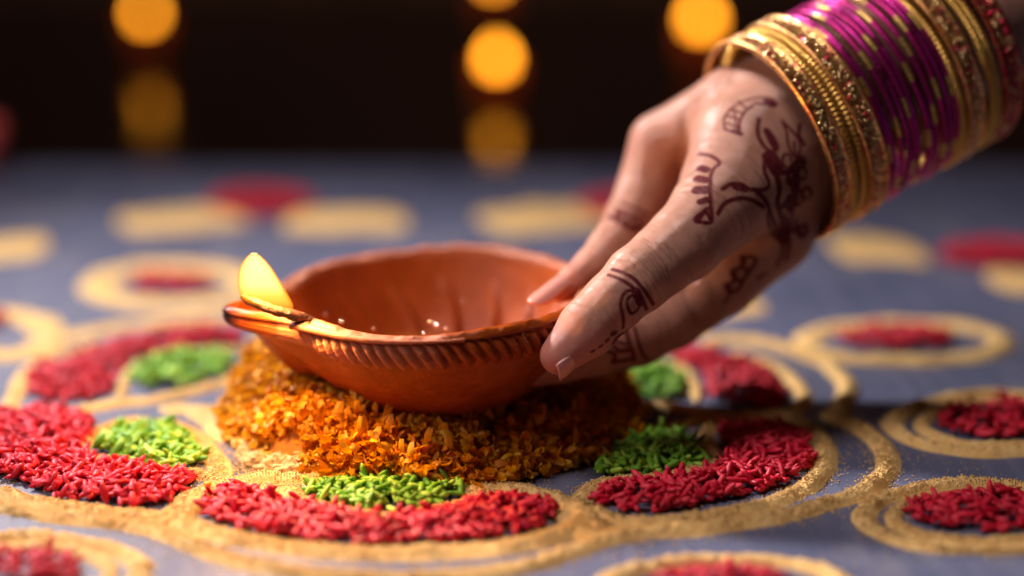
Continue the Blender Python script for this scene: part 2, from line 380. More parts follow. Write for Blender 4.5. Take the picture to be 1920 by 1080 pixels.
def rice_patch(label, px, kind, nparts, dens=40, hmax=0.36, zlift=0.0, raw=None):
    poly = smooth_closed([gp(u, v)[:2] for u, v in px], 2) if raw is None else raw
    c = poly.mean(0); root = thing('rice_patch', label, 'rice', (c[0], c[1], 0), None)
    lo, hi = poly.min(0), poly.max(0); N = int((hi-lo).prod()*dens*1.25)
    P = lo+(hi-lo)*rng.random((N, 2)); P = P[inside(poly, P)]
    ed = edge_dist(poly, P); h = hmax*(1-np.exp(-ed/0.45))
    lump = 0.75+0.5*noise(np.c_[P*1.6, np.zeros(len(P))])
    z = 0.08+h*lump*rng.random(len(P))**0.45
    order = np.lexsort((-z,)) if nparts else np.arange(len(P))
    top = z-0.9*h*lump; dist = P[:, 1]
    order = np.argsort(-(top*6-0.12*dist)) if nparts else order
    stuffV, stuffF, off = [], [], 0; meshes = GRM[kind]
    # solid bed under the grains
    for n_, i in enumerate(order):
        a = random.uniform(0, 2*math.pi); t = random.gauss(0, 0.28) if z[i] < h[i]*0.7 else random.gauss(0, 0.4)
        d = Vector((math.cos(a)*math.cos(t), math.sin(a)*math.cos(t), math.sin(t)))
        m = rot_from(d, (random.gauss(0, .2), random.gauss(0, .2), 1)); k = random.randrange(3)
        s = random.choice((random.uniform(0.8, 1.12), random.uniform(.85, 1.1), random.uniform(.5, .9))); zz = max(z[i]+zlift, 0.085+abs(math.sin(t))*0.24)
        if n_ < nparts:
            o = bpy.data.objects.new('grain', meshes[k]); col.objects.link(o); o.parent = root
            mm = Matrix.Diagonal((s, s, s)); q = (m@mm).to_4x4()
            q.translation = Vector((P[i, 0]-c[0], P[i, 1]-c[1], zz))*S; o.matrix_local = q
        else:
            gv = (np.array(GR[k][0])*s)@np.array(m).T + np.array([P[i, 0], P[i, 1], zz])
            stuffV.append(gv); stuffF += [tuple(j+off for j in f) for f in GR[k][1]]; off += len(gv)
    if stuffV:
        o = obj('grains', np.concatenate(stuffV), stuffF, M[kind], root, org=(c[0], c[1], 0)); o['kind'] = 'stuff'
    return root
RED_A = [(365,960),(400,928),(440,916),(500,932),(560,950),(640,965),(720,978),(790,972),(860,952),(920,938),(1000,942),(1055,968),(1030,988),(960,1005),(860,1018),(740,1025),(620,1022),(520,1010),(430,990)]
GRN_A = [(570,922),(620,905),(700,900),(790,908),(875,918),(855,940),(790,957),(720,967),(650,958),(600,942)]
RED_B = [(-60,800),(30,778),(100,772),(175,788),(182,815),(150,850),(210,875),(280,885),(370,893),(352,918),(318,948),(240,955),(150,942),(85,937),(75,912),(-60,880)]
GRN_B = [(170,848),(200,820),(270,800),(330,808),(375,842),(387,868),(360,882),(280,878),(215,864)]
RED_C = [(55,752),(60,695),(130,685),(190,655),(300,630),(400,617),(455,630),(450,650),(350,652),(270,668),(225,692),(215,738),(140,755)]
GRN_C = [(245,705),(260,683),(330,668),(445,668),(440,698),(380,718),(300,735),(250,725)]
RED_D = [(1108,942),(1120,924),(1180,910),(1260,908),(1330,885),(1385,865),(1350,835),(1348,805),(1420,798),(1500,805),(1512,842),(1530,870),(1490,903),(1420,928),(1330,947),(1250,964),(1170,964)]
GRN_D = [(1110,893),(1140,865),(1150,840),(1230,820),(1300,825),(1312,852),(1322,880),(1240,888),(1160,898)]
RED_E = [(1230,655),(1290,655),(1360,670),(1430,695),(1472,733),(1467,772),(1400,768),(1330,757),(1325,703),(1280,680)]
GRN_E = [(1110,708),(1180,688),(1250,692),(1292,712),(1282,748),(1220,753),(1150,738)]
rice_patch('crescent of red rice nearest the camera in front of the marigold pile', RED_A, 'red', 300)
rice_patch('oval of green rice between the marigold pile and the nearest red crescent', GRN_A, 'green', 220)
rice_patch('large red rice patch at the left edge beside the oval of green rice', RED_B, 'red', 300)
rice_patch('rounded green rice heap left of the marigold pile ringed by yellow powder', GRN_B, 'green', 220)
rice_patch('curved red rice patch below the burning spout, rear left', RED_C, 'red', 0, 26)
rice_patch('pale green rice oval below the burning spout, rear left', GRN_C, 'green', 0, 26)
rice_patch('crescent of red rice right of the marigold pile with stray sparkles', RED_D, 'red', 300)
rice_patch('green rice heap half shaded by the right side of the marigold pile', GRN_D, 'green', 200)
rice_patch('blurred red rice patch under the hand, behind the right crescent', RED_E, 'red', 0, 26)
rice_patch('blurred green rice oval just under the lowest finger', GRN_E, 'green', 0, 26)
def ell(cu, cv, ru, rv, n=20):
    return [(cu+ru*math.cos(2*math.pi*i/n), cv+rv*math.sin(2*math.pi*i/n)) for i in range(n)]
for lab, e, np_, dn in [
  ('dark red rice oval in a double powder ring, lower right corner', (1845,965,142,36), 300, 28),
  ('red rice oval in a powder ring at the right edge, halfway up', (1880,793,118,32), 0, 26),
  ('small red rice oval in a boat shaped powder ring right of the hand', (1680,639,103,19), 0, 24),
  ('red rice oval cut off by the lower left corner', (45,1068,112,26), 120, 26),
  ('sliver of red rice at the bottom edge right of centre', (1350,1098,130,26), 120, 26),
  ('small blurred red rice oval left of the flame', (322,535,82,15), 0, 22),
  ('far blurred red rice heap behind and above the flame', (490,386,95,24), 0, 22),
  ('far blurred red rice heap half hidden behind the forefinger', (1160,392,75,20), 0, 22),
  ('far dark red rice streak at the right edge below the bangles', (1870,483,110,22), 0, 22),
  ('red rice heap barely showing at the left edge behind the red and green petals', (-40,603,50,14), 0, 22)]:
    rice_patch(lab, ell(*e), 'red', np_, dn)

# ------------------------------------------------------------------ powder lines
tet = np.array([(1,1,1),(-1,-1,1),(-1,1,-1),(1,-1,-1)])*0.55
tetF = np.array([(0,1,2),(0,3,1),(0,2,3),(1,3,2)])
def crumbs(name, P, size, mat, parent, org):
    n = len(P); q = rng.normal(size=(n, 3, 3)); q, _ = np.linalg.qr(q)
    V = np.einsum('nij,kj->nki', q, tet)*(size*(0.6+0.8*rng.random(n)))[:, None, None]+P[:, None, :]
    F = (tetF[None]+4*np.arange(n)[:, None, None]).reshape(-1, 3)
    o = obj(name, V.reshape(-1, 3), F, mat, parent, False, org); o['kind'] = 'stuff'; return o
def resample(P, step):
    P = np.asarray(P, float)
    for _ in range(3):
        Q = np.empty((2*len(P)-2, P.shape[1])); Q[0::2] = 0.75*P[:-1]+0.25*P[1:]; Q[1::2] = 0.25*P[:-1]+0.75*P[1:]
        P = np.vstack([P[:1], Q, P[-1:]])
    d = np.r_[0, np.cumsum(np.linalg.norm(np.diff(P, axis=0), axis=1))]
    n = max(4, int(d[-1]/step)); t = np.linspace(0, d[-1], n)
    return np.stack([np.interp(t, d, P[:, k]) for k in range(P.shape[1])], 1)
def ridge(strokes, label, mat='powder', near=1.0, cat='powder line', close=False):
    first = gp(*strokes[0][0][0]); org = (first[0], first[1], 0)
    VV, FF, off, CR = [], [], 0, []
    for si, st in enumerate(strokes):
        px, wd = st[0], st[1]; hh = st[2] if len(st) > 2 else 0.30
        wd = wd*0.96; hh = hh*0.52
        P = resample([gp(u, v)[:2] for u, v in px], 0.07 if near > 0.5 else 0.2)
        T = np.gradient(P, axis=0); T /= np.linalg.norm(T, axis=1)[:, None]+1e-9; Nn = np.c_[-T[:, 1], T[:, 0]]
        K = 17 if near > 0.5 else 9; s = np.linspace(-1, 1, K)
        L = len(P); q = np.c_[P, np.full(L, si*7.7)]
        wl = wd/2*(0.72+0.56*fbm(q*1.3)); wr = wd/2*(0.72+0.56*fbm(q*1.3+50)); sh = (fbm(q*0.7+9)-0.5)*wd*0.35
        taper = np.clip(np.minimum(np.arange(L), np.arange(L)[::-1])/ (0.25/0.07 if near > .5 else 2), 0.15, 1)**0.5
        W = np.where(s[None] < 0, wl[:, None], wr[:, None])*s[None]*taper[:, None]+sh[:, None]
        X = P[:, None, :]+Nn[:, None, :]*W[..., None]
        prof = np.clip(1-s**2, 0, 1)**1.3
        q3 = np.concatenate([X, np.full(X.shape[:2]+(1,), si*3.1)], -1)
        hz = hh*prof[None]*taper[:, None]*(0.45+0.9*fbm(q3*1.7))*(0.72+0.56*noise(q3*11))*(0.85+0.3*noise(q3*23))
        Z = hz+0.004+0.0015*(si % 5)
        Z[:, 0] = Z[:, -1] = -0.0
        V = np.concatenate([X, Z[..., None]], -1).reshape(-1, 3)
        VV.append(V); FF.append(grid_faces(L, K)+off); off += len(V)
        # loose grains on and beside the line
        n = int(L*0.07*(520 if near > 0.8 else 90)*near*max(wd, .3)) if near > 0.3 else 0
        if n:
            ii = rng.integers(0, L, n); ss = rng.normal(0, 0.55, n)
            far = rng.random(n) < 0.22; ss[far] *= 2.1
            base = X[ii, K//2]; xy = base+Nn[ii]*(ss*wd/2)[:, None]
            pr = np.clip(1-ss**2, 0, 1)**0.75; z = hh*pr*(0.55+0.35)*0.95+0.015
            z = np.where(np.abs(ss) < 0.9, hz[ii, np.clip(((ss+1)/2*(K-1)).astype(int), 0, K-1)]+0.012, 0.014)
            CR.append(np.c_[xy, z])
    root = thing('powder_line', label, cat, org, 'powder outlines of the flower design')
    obj('ridge', np.concatenate(VV), np.concatenate(FF), M[mat], root, org=org)
    if CR: crumbs('loose_powder', np.concatenate(CR), 0.030, M[mat], root, org)
    return root
ridge([([(322,968),(350,985),(430,1008),(540,1030),(700,1042),(850,1040),(980,1022),(1070,998),(1112,968)], .75),
       ([(325,972),(345,945),(400,915),(470,902),(560,897),(640,897)], .8, .34), ([(400,922),(470,918),(540,925),(570,930)], .9, .3),
       ([(540,935),(620,957),(720,976),(800,966),(870,948),(920,930)], .42, .3),
       ([(865,930),(915,917),(960,918),(1020,935),(1085,955),(1120,985)], .85, .36), ([(1080,940),(1090,970),(1130,1000)], 1.1, .3)],
      'powder outline curling around the nearest red crescent')
ridge([([(230,985),(300,995),(350,1018),(410,1045),(490,1064),(600,1080),(760,1090),(900,1078),(1020,1056),(1110,1022),(1180,1000)], .62),
       ([(1060,985),(1120,1010),(1180,1000)], .8)], 'outermost powder scallop along the bottom edge')
ridge([([(1150,1003),(1280,997),(1400,983),(1520,960),(1610,930),(1662,893),(1668,855),(1632,815),(1585,790),(1545,775)], .62, .36)],
      'wide powder scallop sweeping round the right red crescent')
ridge([([(1112,960),(1150,982),(1260,985),(1380,965),(1480,935),(1540,895),(1548,850),(1532,812),(1480,782),(1420,776)], .62, .34),
       ([(1085,945),(1110,915),(1160,902),(1250,897),(1320,884),(1350,868)], .6, .32), ([(1300,862),(1325,848),(1345,862)], .7, .5),
       ([(1335,850),(1318,815),(1345,788),(1420,780)], .45), ([(1190,812),(1270,800),(1345,785)], .35)],
      'powder outline hugging the red crescent right of the pile')
ridge([([(-80,915),(0,926),(60,944),(150,955),(250,966),(330,972),(385,948),(405,915)], .55, .3),
       ([(390,950),(412,910),(412,872),(392,838),(350,808),(290,793)], .6, .3),
       ([(146,858),(160,828),(200,800),(280,790)], .45, .34), ([(146,858),(215,874),(290,887),(380,893),(400,905)], .38)],
      'powder outline around the left red patch and green heap')
ridge([([(-80,935),(0,951),(60,967),(140,980),(230,986),(300,985),(350,970)], .42)], 'thin powder scallop below the left red patch')
ridge([([(15,812),(22,750),(42,700),(90,668),(200,645)], .55), ([(20,785),(140,772),(220,757),(290,753),(400,728),(480,693),(505,655),(470,640)], .6),
       ([(225,745),(236,703),(270,678),(330,663),(460,658)], .38)], 'blurred powder outline of the rear left red and green petals', near=.5)
ridge([([(300,765),(360,768),(420,775)], .9, .2), ([(370,770),(420,800),(435,830)], .9, .25)], 'soft yellow powder patch touching the left foot of the marigold pile', near=.6)
ridge([([(60,650),(200,615),(330,600),(450,592),(560,590)], .9, .3)], 'pale blurred powder arc passing behind the spout', near=.2)
ridge([([(1175,757),(1280,768),(1400,788),(1480,784),(1512,752),(1492,712),(1440,682),(1370,662)], .55), ([(1307,755),(1302,708),(1262,683),(1200,672)], .4)],
      'blurred powder outline of the petals under the hand', near=.5)
ridge([([(1310,637),(1420,643),(1500,662),(1578,695),(1592,740),(1565,785)], .62, .4)], 'powder bar bending down behind the right crescent, shadowed at its side', near=.5)
for lab, cu, cv, ru, rv, wd, near, dbl in [
  ('powder rings around the dark red oval, lower right corner', 1840, 972, 222, 62, .55, .9, True),
  ('powder ring around the red oval at the right edge, halfway up', 1880, 797, 205, 55, .6, .7, True),
  ('boat shaped powder ring around the small red oval right of the hand', 1695, 643, 190, 36, .9, .3, False),
  ('powder ring around the red oval at the lower left corner', 40, 1076, 225, 66, .6, .7, True),
  ('powder ring rising from the bottom edge right of centre', 1360, 1112, 235, 62, .6, .7, False),
  ('blurred powder ring around the small red oval left of the flame', 325, 535, 150, 36, 1.3, .2, False),
  ('blurred yellow powder ring at the left edge level with the spout', 5, 628, 85, 40, 1.2, .2, False)]:
    st = [(ell(cu, cv, ru, rv, 26)+[(cu+ru, cv)], wd, .34)]
    if dbl: st.append((ell(cu, cv, ru*0.76, rv*0.74, 22)+[(cu+ru*.76, cv)], wd*.75, .3))
    ridge(st, lab, near=near)
for lab, P, wd in [
  ('far yellow powder petal behind the flame, left half', [(225,425),(300,418),(380,410),(440,400)], 3.9),
  ('far yellow powder petal behind the flame, right half', [(540,410),(620,412),(700,412),(760,408)], 3.9),
  ('far yellow powder petal left of the forefinger', [(900,418),(980,412),(1060,405),(1150,398)], 4.2),
  ('far yellow powder patch at the left edge above the rings', [(-40,462),(30,465),(90,462)], 4),
  ('dull yellow powder petal behind the wrist', [(1560,470),(1630,468),(1720,465)], 4),
  ('yellow powder patch at the right edge under the far red streak', [(1850,525),(1920,528),(1980,530)], 3),
  ('blurred yellow powder patch peeking below the palm', [(1310,585),(1370,580),(1430,570)], 2)]:
    ridge([(P, wd, .25)], lab, near=.2)
o = obj('seed_tmp', *[(lambda n: n)(x) for x in [np.array([(0, 0, 0)]), []]], M['seed']); bpy.data.objects.remove(o)
def sphere(c, r, nu=16, nv=10):
    V = []; 
    for i in range(nv+1):
        t = math.pi*i/nv
        for k in range(nu):
            a = 2*math.pi*k/nu; V.append((c[0]+r*math.sin(t)*math.cos(a), c[1]+r*math.sin(t)*math.sin(a), c[2]+r*math.cos(t)))
    return np.array(V), grid_faces(nv+1, nu, False, True)
c = gp(390, 930); c[2] = 0.28
V, F = sphere(c, 0.085); tag(obj('mustard_seed', V, F, M['seed'], org=c-np.array([0, 0, .085])), 'single round yellow seed lying on powder between the two near petals', 'seed')

n = 9000
q = np.c_[rng.uniform(-17, 17, n), rng.uniform(31, 52, n), np.full(n, .012)]
q = q[noise(q*0.55) > 0.45+0.25*rng.random(len(q))]
sp = crumbs('spilled_powder', q, 0.022, M['powder'], None, (0, 40, 0)); tag(sp, 'stray powder grains scattered thinly over the board', 'powder')
# ------------------------------------------------------------------ marigold pile
PC = np.array([-2.1, 42.5, 0.0]); PR = 5.35
def mound_h(x, y):
    dx, dy = x-PC[0], y-PC[1]; r = np.hypot(dx, dy); a = np.arctan2(dy, dx)
    top = 1.22+0.50*np.cos(a-R(165))+0.30*np.sin(a)
    e = PR*(1+0.04*np.sin(3*a+1)+0.03*np.sin(7*a))
    h = top*np.clip(1-np.clip((r-3.6)/(e-3.6), 0, 1)**2.2, 0, 1)
    return h*np.where(r < 3.6, 0.55+0.45*(r/3.6)**2, 1)
pile = thing('marigold_pile', 'ring shaped heap of orange marigold petals under the clay lamp', 'flower petals', PC)
rr = np.linspace(0.01, 5.6, 40); aa = np.linspace(0, 2*math.pi, 120, endpoint=False)
A, B = np.meshgrid(rr, aa, indexing='ij'); X = PC[0]+A*np.cos(B); Y = PC[1]+A*np.sin(B)
Z = mound_h(X, Y)*(0.75+0.35*fbm(np.stack([X, Y, X*0], -1)*2.2))-0.03
obj('petal_bed', np.stack([X, Y, Z], -1).reshape(-1, 3), grid_faces(40, 120, False, True), M['mound'], pile, org=PC)
def petal_geo(L, W, curl, wav):
    V = []
    for i in range(5):
        t = i/4; wd = W*(0.35+0.65*math.sin(math.pi*min(1, 0.15+t*0.75)))
        for j in range(4):
            s = j/3*2-1; ang = curl*t*t
            V.append((L*t*math.cos(ang*0.6), s*wd/2, L*t*math.sin(ang*0.8)+0.25*W*s*s+wav*W*math.sin(7*t+3*s)))
    return np.array(V), [(i*4+j, i*4+j+1, i*4+j+5, i*4+j+4) for i in range(4) for j in range(3)]
PG = [petal_geo(0.55, 0.30, 0.9, .12), petal_geo(0.62, 0.34, -0.5, .18), petal_geo(0.42, 0.28, 1.4, .15), petal_geo(0.75, 0.36, 0.5, .2), petal_geo(0.30, .24, 2.3, .1), petal_geo(1.05, 0.34, 0.7, .22)]
PGM = [mesh_of('marigold_petal', v, f, M['petal']) for v, f in PG]
items = []
nb = 0
for ci in range(520):
    a = random.uniform(0, 2*math.pi); r = PR*math.sqrt(random.uniform(0.30, 1.0))*random.uniform(.96, 1.0)
    x, y = PC[0]+r*math.cos(a), PC[1]+r*math.sin(a); z = float(mound_h(np.array(x), np.array(y)))
    e = 0.15
    gx = (mound_h(np.array(x+e), np.array(y))-mound_h(np.array(x-e), np.array(y)))/(2*e); gy = (mound_h(np.array(x), np.array(y+e))-mound_h(np.array(x), np.array(y-e)))/(2*e)
    nrm = Vector((-gx, -gy, 1)).normalized(); front = (y < PC[1]-1) and (x > PC[0]-2.2)
    if y > PC[1]+2 and random.random() < .5: continue
    lump_r = random.uniform(.16, .42); c0 = Vector((x, y, max(z-0.08, .12)))+nrm*random.uniform(-.05, .12)
    for k in range(int((34 if front else 46)*(lump_r/.3)**1.6)+5):
        d = Vector((random.gauss(0, 1), random.gauss(0, 1), random.gauss(0, 1))).normalized()
        if d.dot(nrm) < -0.25: d = -d
        p = c0+d*lump_r*random.uniform(.55, 1)
        if front:
            g = random.choice((0, 1, 3, 2, 4, 4)); s = random.uniform(.42, .80)
            if random.random() < .75: d = (d*.6+Vector((0, -0.35, -0.9))).normalized()
        else:
            g = random.choice((4, 4, 4, 2)); s = random.uniform(.35, .8)
            d = (d+Vector((random.gauss(0, .5), random.gauss(0, .5), random.gauss(0, .5)))).normalized()
        p.z = max(p.z, 0.1)
        if p.z+d.z*0.5*s < 0.05: d.z = abs(d.z)*0.2; d.normalize()
        items.append((p, d, Vector((random.gauss(0, 1), random.gauss(0, 1), random.gauss(0, 1)+.3)), g, s, -y+0.8*z+random.random()*1.5+(1.5*s)))
items.sort(key=lambda t: -t[5])
SV, SF, off = [], [], 0
for n_, (p, d, u, g, s, _) in enumerate(items):
    m = rot_from(d, u)
    if n_ < 300:
        o = bpy.data.objects.new('petal', PGM[g]); col.objects.link(o); o.parent = pile
        q = (m@Matrix.Diagonal((s, s, s))).to_4x4(); q.translation = (p-Vector(PC))*S; o.matrix_local = q
    else:
        v = (PG[g][0]*s)@np.array(m).T+np.array(p); SV.append(v); SF += [tuple(j+off for j in f) for f in PG[g][1]]; off += len(v)
o = obj('petals', np.concatenate(SV), SF, M['petal'], pile, org=PC); o['kind'] = 'stuff'
SV, SF, off = [], [], 0
for k in range(260):                                   # yellow rice spilling from the foot of the pile
    a = random.uniform(R(185), R(350)); r = random.uniform(4.7, 5.6); t = random.gauss(0, .3); b_ = random.uniform(0, 6.3)
    m = rot_from((math.cos(b_)*math.cos(t), math.sin(b_)*math.cos(t), math.sin(t)), (0, .1, 1))
    z = 0.1+random.random()*max(0, 0.6-(r-4.7)*.7)
    v = (np.array(GR[k % 3][0])*0.9)@np.array(m).T+np.array([PC[0]+r*math.cos(a), PC[1]+r*math.sin(a), z])
    SV.append(v); SF += [tuple(j+off for j in f) for f in GR[k % 3][1]]; off += len(v)
o = obj('yellow_rice', np.concatenate(SV), SF, M['yellowrice'], pile, org=PC); o['kind'] = 'stuff'
# lumps of beige sand at the pile's left foot
lump = thing('sand_heap', 'crumbly beige sand lumps at the left front foot of the marigold pile', 'sand', gp(540, 880))
for (u, v, s) in [(480,868,.42),(515,880,.46),(560,885,.5),(600,880,.42),(545,862,.5),(500,850,.4),(585,892,.34),(470,850,.35),(625,892,.3)]:
    c = gp(u, v); nu, nv = 36, 20
    t, a = np.meshgrid(np.linspace(0, math.pi/2*1.05, nv), np.linspace(0, 2*math.pi, nu, endpoint=False), indexing='ij')
    D = np.stack([np.sin(t)*np.cos(a), np.sin(t)*np.sin(a), np.cos(t)*0.85], -1)
    P = D*np.array([1, 1, .8])*s*(0.45+0.9*fbm((D+u)*2.6)+0.25*noise((D+u)*13))[..., None]+np.array([c[0], c[1], -0.02])
    obj('sand_lump', P.reshape(-1, 3), grid_faces(nv, nu, False, True), M['sand'], lump, org=c)
cc = gp(540, 878); n = 2600
P = np.c_[cc[0]+rng.normal(0, 1.0, n), cc[1]-0.1+rng.normal(0, .55, n), np.full(n, .014)]
crumbs('loose_sand', P, 0.03, M['sand'], lump, gp(540, 880))

# ------------------------------------------------------------------ clay lamp
BC = np.array([-1.95, 41.4, 0.0]); RB = 4.15; ZB, ZR = 0.62, 3.62; SA = R(196)
nth = 1200; th = np.linspace(0, 2*math.pi, nth, endpoint=False)
dth = (th-SA+math.pi) % (2*math.pi)-math.pi
spout = np.exp(-(np.abs(dth)/0.235)**1.9); sp2 = np.exp(-(np.abs(dth)/0.42)**2)
Rr = RB*(1-0.03*np.cos(2*(th-SA)))+1.36*spout-0.10*np.exp(-((np.abs(dth)-0.55)/0.2)**2)
tilt = -0.10*np.cos(th-SA)                              # right side a little higher
zr = ZR+tilt*1.6+0.10*spout
# profile: outer from the foot to the band, band, lip, inside
prof = []                                               # (tag, t)
for t in np.linspace(0.0, 1, 60): prof.append(('o', t))
for t in np.linspace(0.02, 1, 34): prof.append(('b', t))
for t in np.linspace(0.06, 1, 18): prof.append(('l', t))
for t in np.linspace(0.02, 1, 60): prof.append(('i', t))
V = np.zeros((len(prof), nth, 3)); wet = np.zeros((len(prof), nth)); soot = np.zeros((len(prof), nth))
bandmask = np.clip((np.abs(dth)-0.46)/0.14, 0, 1)
NF = 84
for k, (g, t) in enumerate(prof):
    if g == 'o':
        r = (Rr-0.16)*t; zz = ZB+(zr-0.62+0.20*spout-ZB)*(np.clip((t-0.20)/0.80, 0, 1)**2.5)
        zsp = ZB+(zr-0.40-ZB)*np.clip((t-0.20)/0.66, 0, 1)**0.95
        zz = zz*(1-spout*0.8)+zsp*spout*0.8
        r = r+0.02*np.sin(23*t)*t
        wet[k] = 0.35
    elif g == 'b':
        bul = 0.20*np.sin(math.pi*min(1, t*1.0))**0.6
        ph = NF*th+8.0*t+2.6*fbm(np.stack([np.cos(th)*5, np.sin(th)*5, th*0], -1))
        w_ = (ph/(2*math.pi)) % 1.0; fl = np.sin(math.pi*w_)**0.9
        r = Rr-0.16+0.04*t+bandmask*(bul*(0.22+0.78*fl))+(1-bandmask)*0.06*math.sin(math.pi*t)
        lowz = zr-0.62+0.20*spout; zz = lowz+(zr-0.12-lowz)*t-0.16*bandmask*(1-t)*(fl)
        wet[k] = 0.12
    elif g == 'l':
        a = math.pi*(t*1.0); r = Rr-0.16-0.06+0.21*math.cos(a)-0.03; zz = zr-0.12+0.15*math.sin(a)**0.8
        rag = fbm(np.stack([np.cos(th)*9, np.sin(th)*9, np.full(nth, t*2)], -1)); r = r+0.10*(rag-.5); zz = zz+0.16*(rag-.5)*math.sin(a)+0.05*np.sin(5*th+1)*math.sin(a)
        wet[k] = 0.2
    else:
        q = 1-t; r = (Rr-0.48)*q**0.62; zz = zr-0.12-(zr-0.12-ZB-0.30)*(1-q**2.3)
        ph2 = 15*(th+0.30*math.sin(3.2*t)); rel = np.exp(-(np.sin(ph2/2)/0.22)**2)*math.sin(math.pi*min(1, max(0, (t-.10))*1.25))
        r = r-0.42*rel*(1-spout); wet[k] = 0.6
    if g in 'ob': r = r+0.035*(fbm(np.stack([np.cos(th)*9, np.sin(th)*9, np.full(nth, t*9)], -1))-.5)
    if g in 'ob': zz = zz+0.05*(fbm(np.stack([np.cos(th)*3, np.sin(th)*3, np.full(nth, t*3)], -1))-.5)
    V[k, :, 0] = BC[0]+r*np.cos(th); V[k, :, 1] = BC[1]+r*np.sin(th); V[k, :, 2] = zz
    rad = np.hypot(V[k, :, 0]-BC[0], V[k, :, 1]-BC[1])
    tipd = np.clip((rad-5.0)/0.25, 0, 1)*(np.abs(dth) < .5)*(0.7 if g == 'o' else 1.0)
    soot[k] = tipd; wet[k] = np.maximum(wet[k], 0.9*np.clip((rad-4.2)/.4, 0, 1)*(g != 'o'))
    wp = fbm(np.stack([np.cos(th)*2, np.sin(th)*2, np.full(nth, 3.3)], -1))
    wet[k] = np.maximum(wet[k], np.clip((np.cos(th-R(-52))-0.80)/0.12, 0, 1)*0.95*(g in 'bl'))
LO = np.array([BC[0], BC[1], ZB])
lampo = thing('oil_lamp', 'burning terracotta clay lamp with scalloped rim held above the marigold petals', 'oil lamp', LO)
b = obj('bowl', V.reshape(-1, 3), grid_faces(len(prof), nth, False, True), M['clay'], lampo, org=LO)
fattr(b.data, 'wet', wet.ravel()); fattr(b.data, 'soot', soot.ravel())
def on_rim(a, dr=0.0, dz=0.0):
    d = (a-SA+math.pi) % (2*math.pi)-math.pi; s = math.exp(-(abs(d)/0.235)**1.9)
    r = RB*(1-0.03*math.cos(2*(a-SA)))+1.36*s-0.10*math.exp(-((abs(d)-0.55)/0.2)**2)+dr
    return np.array([BC[0]+r*math.cos(a), BC[1]+r*math.sin(a), ZR-0.16*math.cos(a-SA)+0.10*s+dz])
def tube(P, rad, ns=14, flat=1.0, caps=True):
    P = np.asarray(P, float); n = len(P); T = np.gradient(P, axis=0); T /= np.linalg.norm(T, axis=1)[:, None]
    u = np.cross(T, [0, 0, 1.0]); u /= np.linalg.norm(u, axis=1)[:, None]+1e-9; w_ = np.cross(u, T)
    rad = np.broadcast_to(rad, n); a = np.linspace(0, 2*math.pi, ns, endpoint=False)
    V = P[:, None]+rad[:, None, None]*(np.cos(a)[None, :, None]*u[:, None]+flat*np.sin(a)[None, :, None]*w_[:, None])
    V = V.reshape(-1, 3); F = [tuple(f) for f in grid_faces(n, ns, False, True)]
    if caps: F += [tuple(range(ns)), tuple(range((n-1)*ns, n*ns))[::-1]]
    return V, F
for sgn, nm in ((1, 'rim_strip'), (-1, 'rim_strip')):    # applied clay strip that curls where the spout begins
    aa = [SA+sgn*x for x in np.linspace(0.40, 1.5, 40)]
    P = [on_rim(a, -0.02+0.10*math.exp(-(i/6)**2), -0.06) for i, a in enumerate(aa)]
    hook = [on_rim(SA+sgn*(0.40+0.10*math.sin(t*2.6)-0.02), 0.10-0.20*t, -0.06+0.05*t) for t in np.linspace(1, 0, 8)]
    P = resample(np.array(hook+P), 0.05); n = len(P); i = np.arange(n)
    rad = 0.115*np.clip((n-i)/(n*0.7), 0.25, 1)**.7*(0.85+0.3*fbm(P*3))
    V, F = tube(P, rad, 14, 0.85)
    o = obj(nm, V, F, M['clay'], lampo, org=LO); fattr(o.data, 'wet', np.full(len(V), .1)); fattr(o.data, 'soot', np.zeros(len(V)))
# oil
rO = 2.7; nA = 96; nR = 24
A, B = np.meshgrid(np.linspace(0.001, 1, nR), np.linspace(0, 2*math.pi, nA, endpoint=False), indexing='ij')
X = BC[0]+rO*A*np.cos(B); Y = BC[1]+rO*A*np.sin(B)
Z = 1.62+0.03*fbm(np.stack([X, Y, X*0], -1)*1.2)
M['oil'] = mat_simple('amber_oil', (0.42, 0.12, 0.012), 0.05, 0, var=0.3, ns=1.2, coat=0.5)
obj('oil', np.stack([X, Y, Z], -1).reshape(-1, 3), grid_faces(nR, nA, False, True), M['oil'], lampo, org=LO)
M['sparkle_droplet'] = mat_simple('sparkle_droplet', (0.9, 0.8, 0.9), 0.04, 0.9, var=0.0)  # near-white metal for small beads added as the sparkles on the oil
for (u, v, d, r) in [(818,594,42.3,.07),(806,588,42.6,.05),(836,602,42.0,.05),(640,590,42.6,.05),(795,612,41.6,.05),(610,580,43.2,.04),(700,603,42,.035),(870,560,44.5,.04)]:
    c = at(u, v, d); c[2] = max(min(c[2], 2.9), 2.0); V, F = sphere(c, r, 12, 8); obj('oil_sparkle', V, F, M['sparkle_droplet'], lampo, org=c)
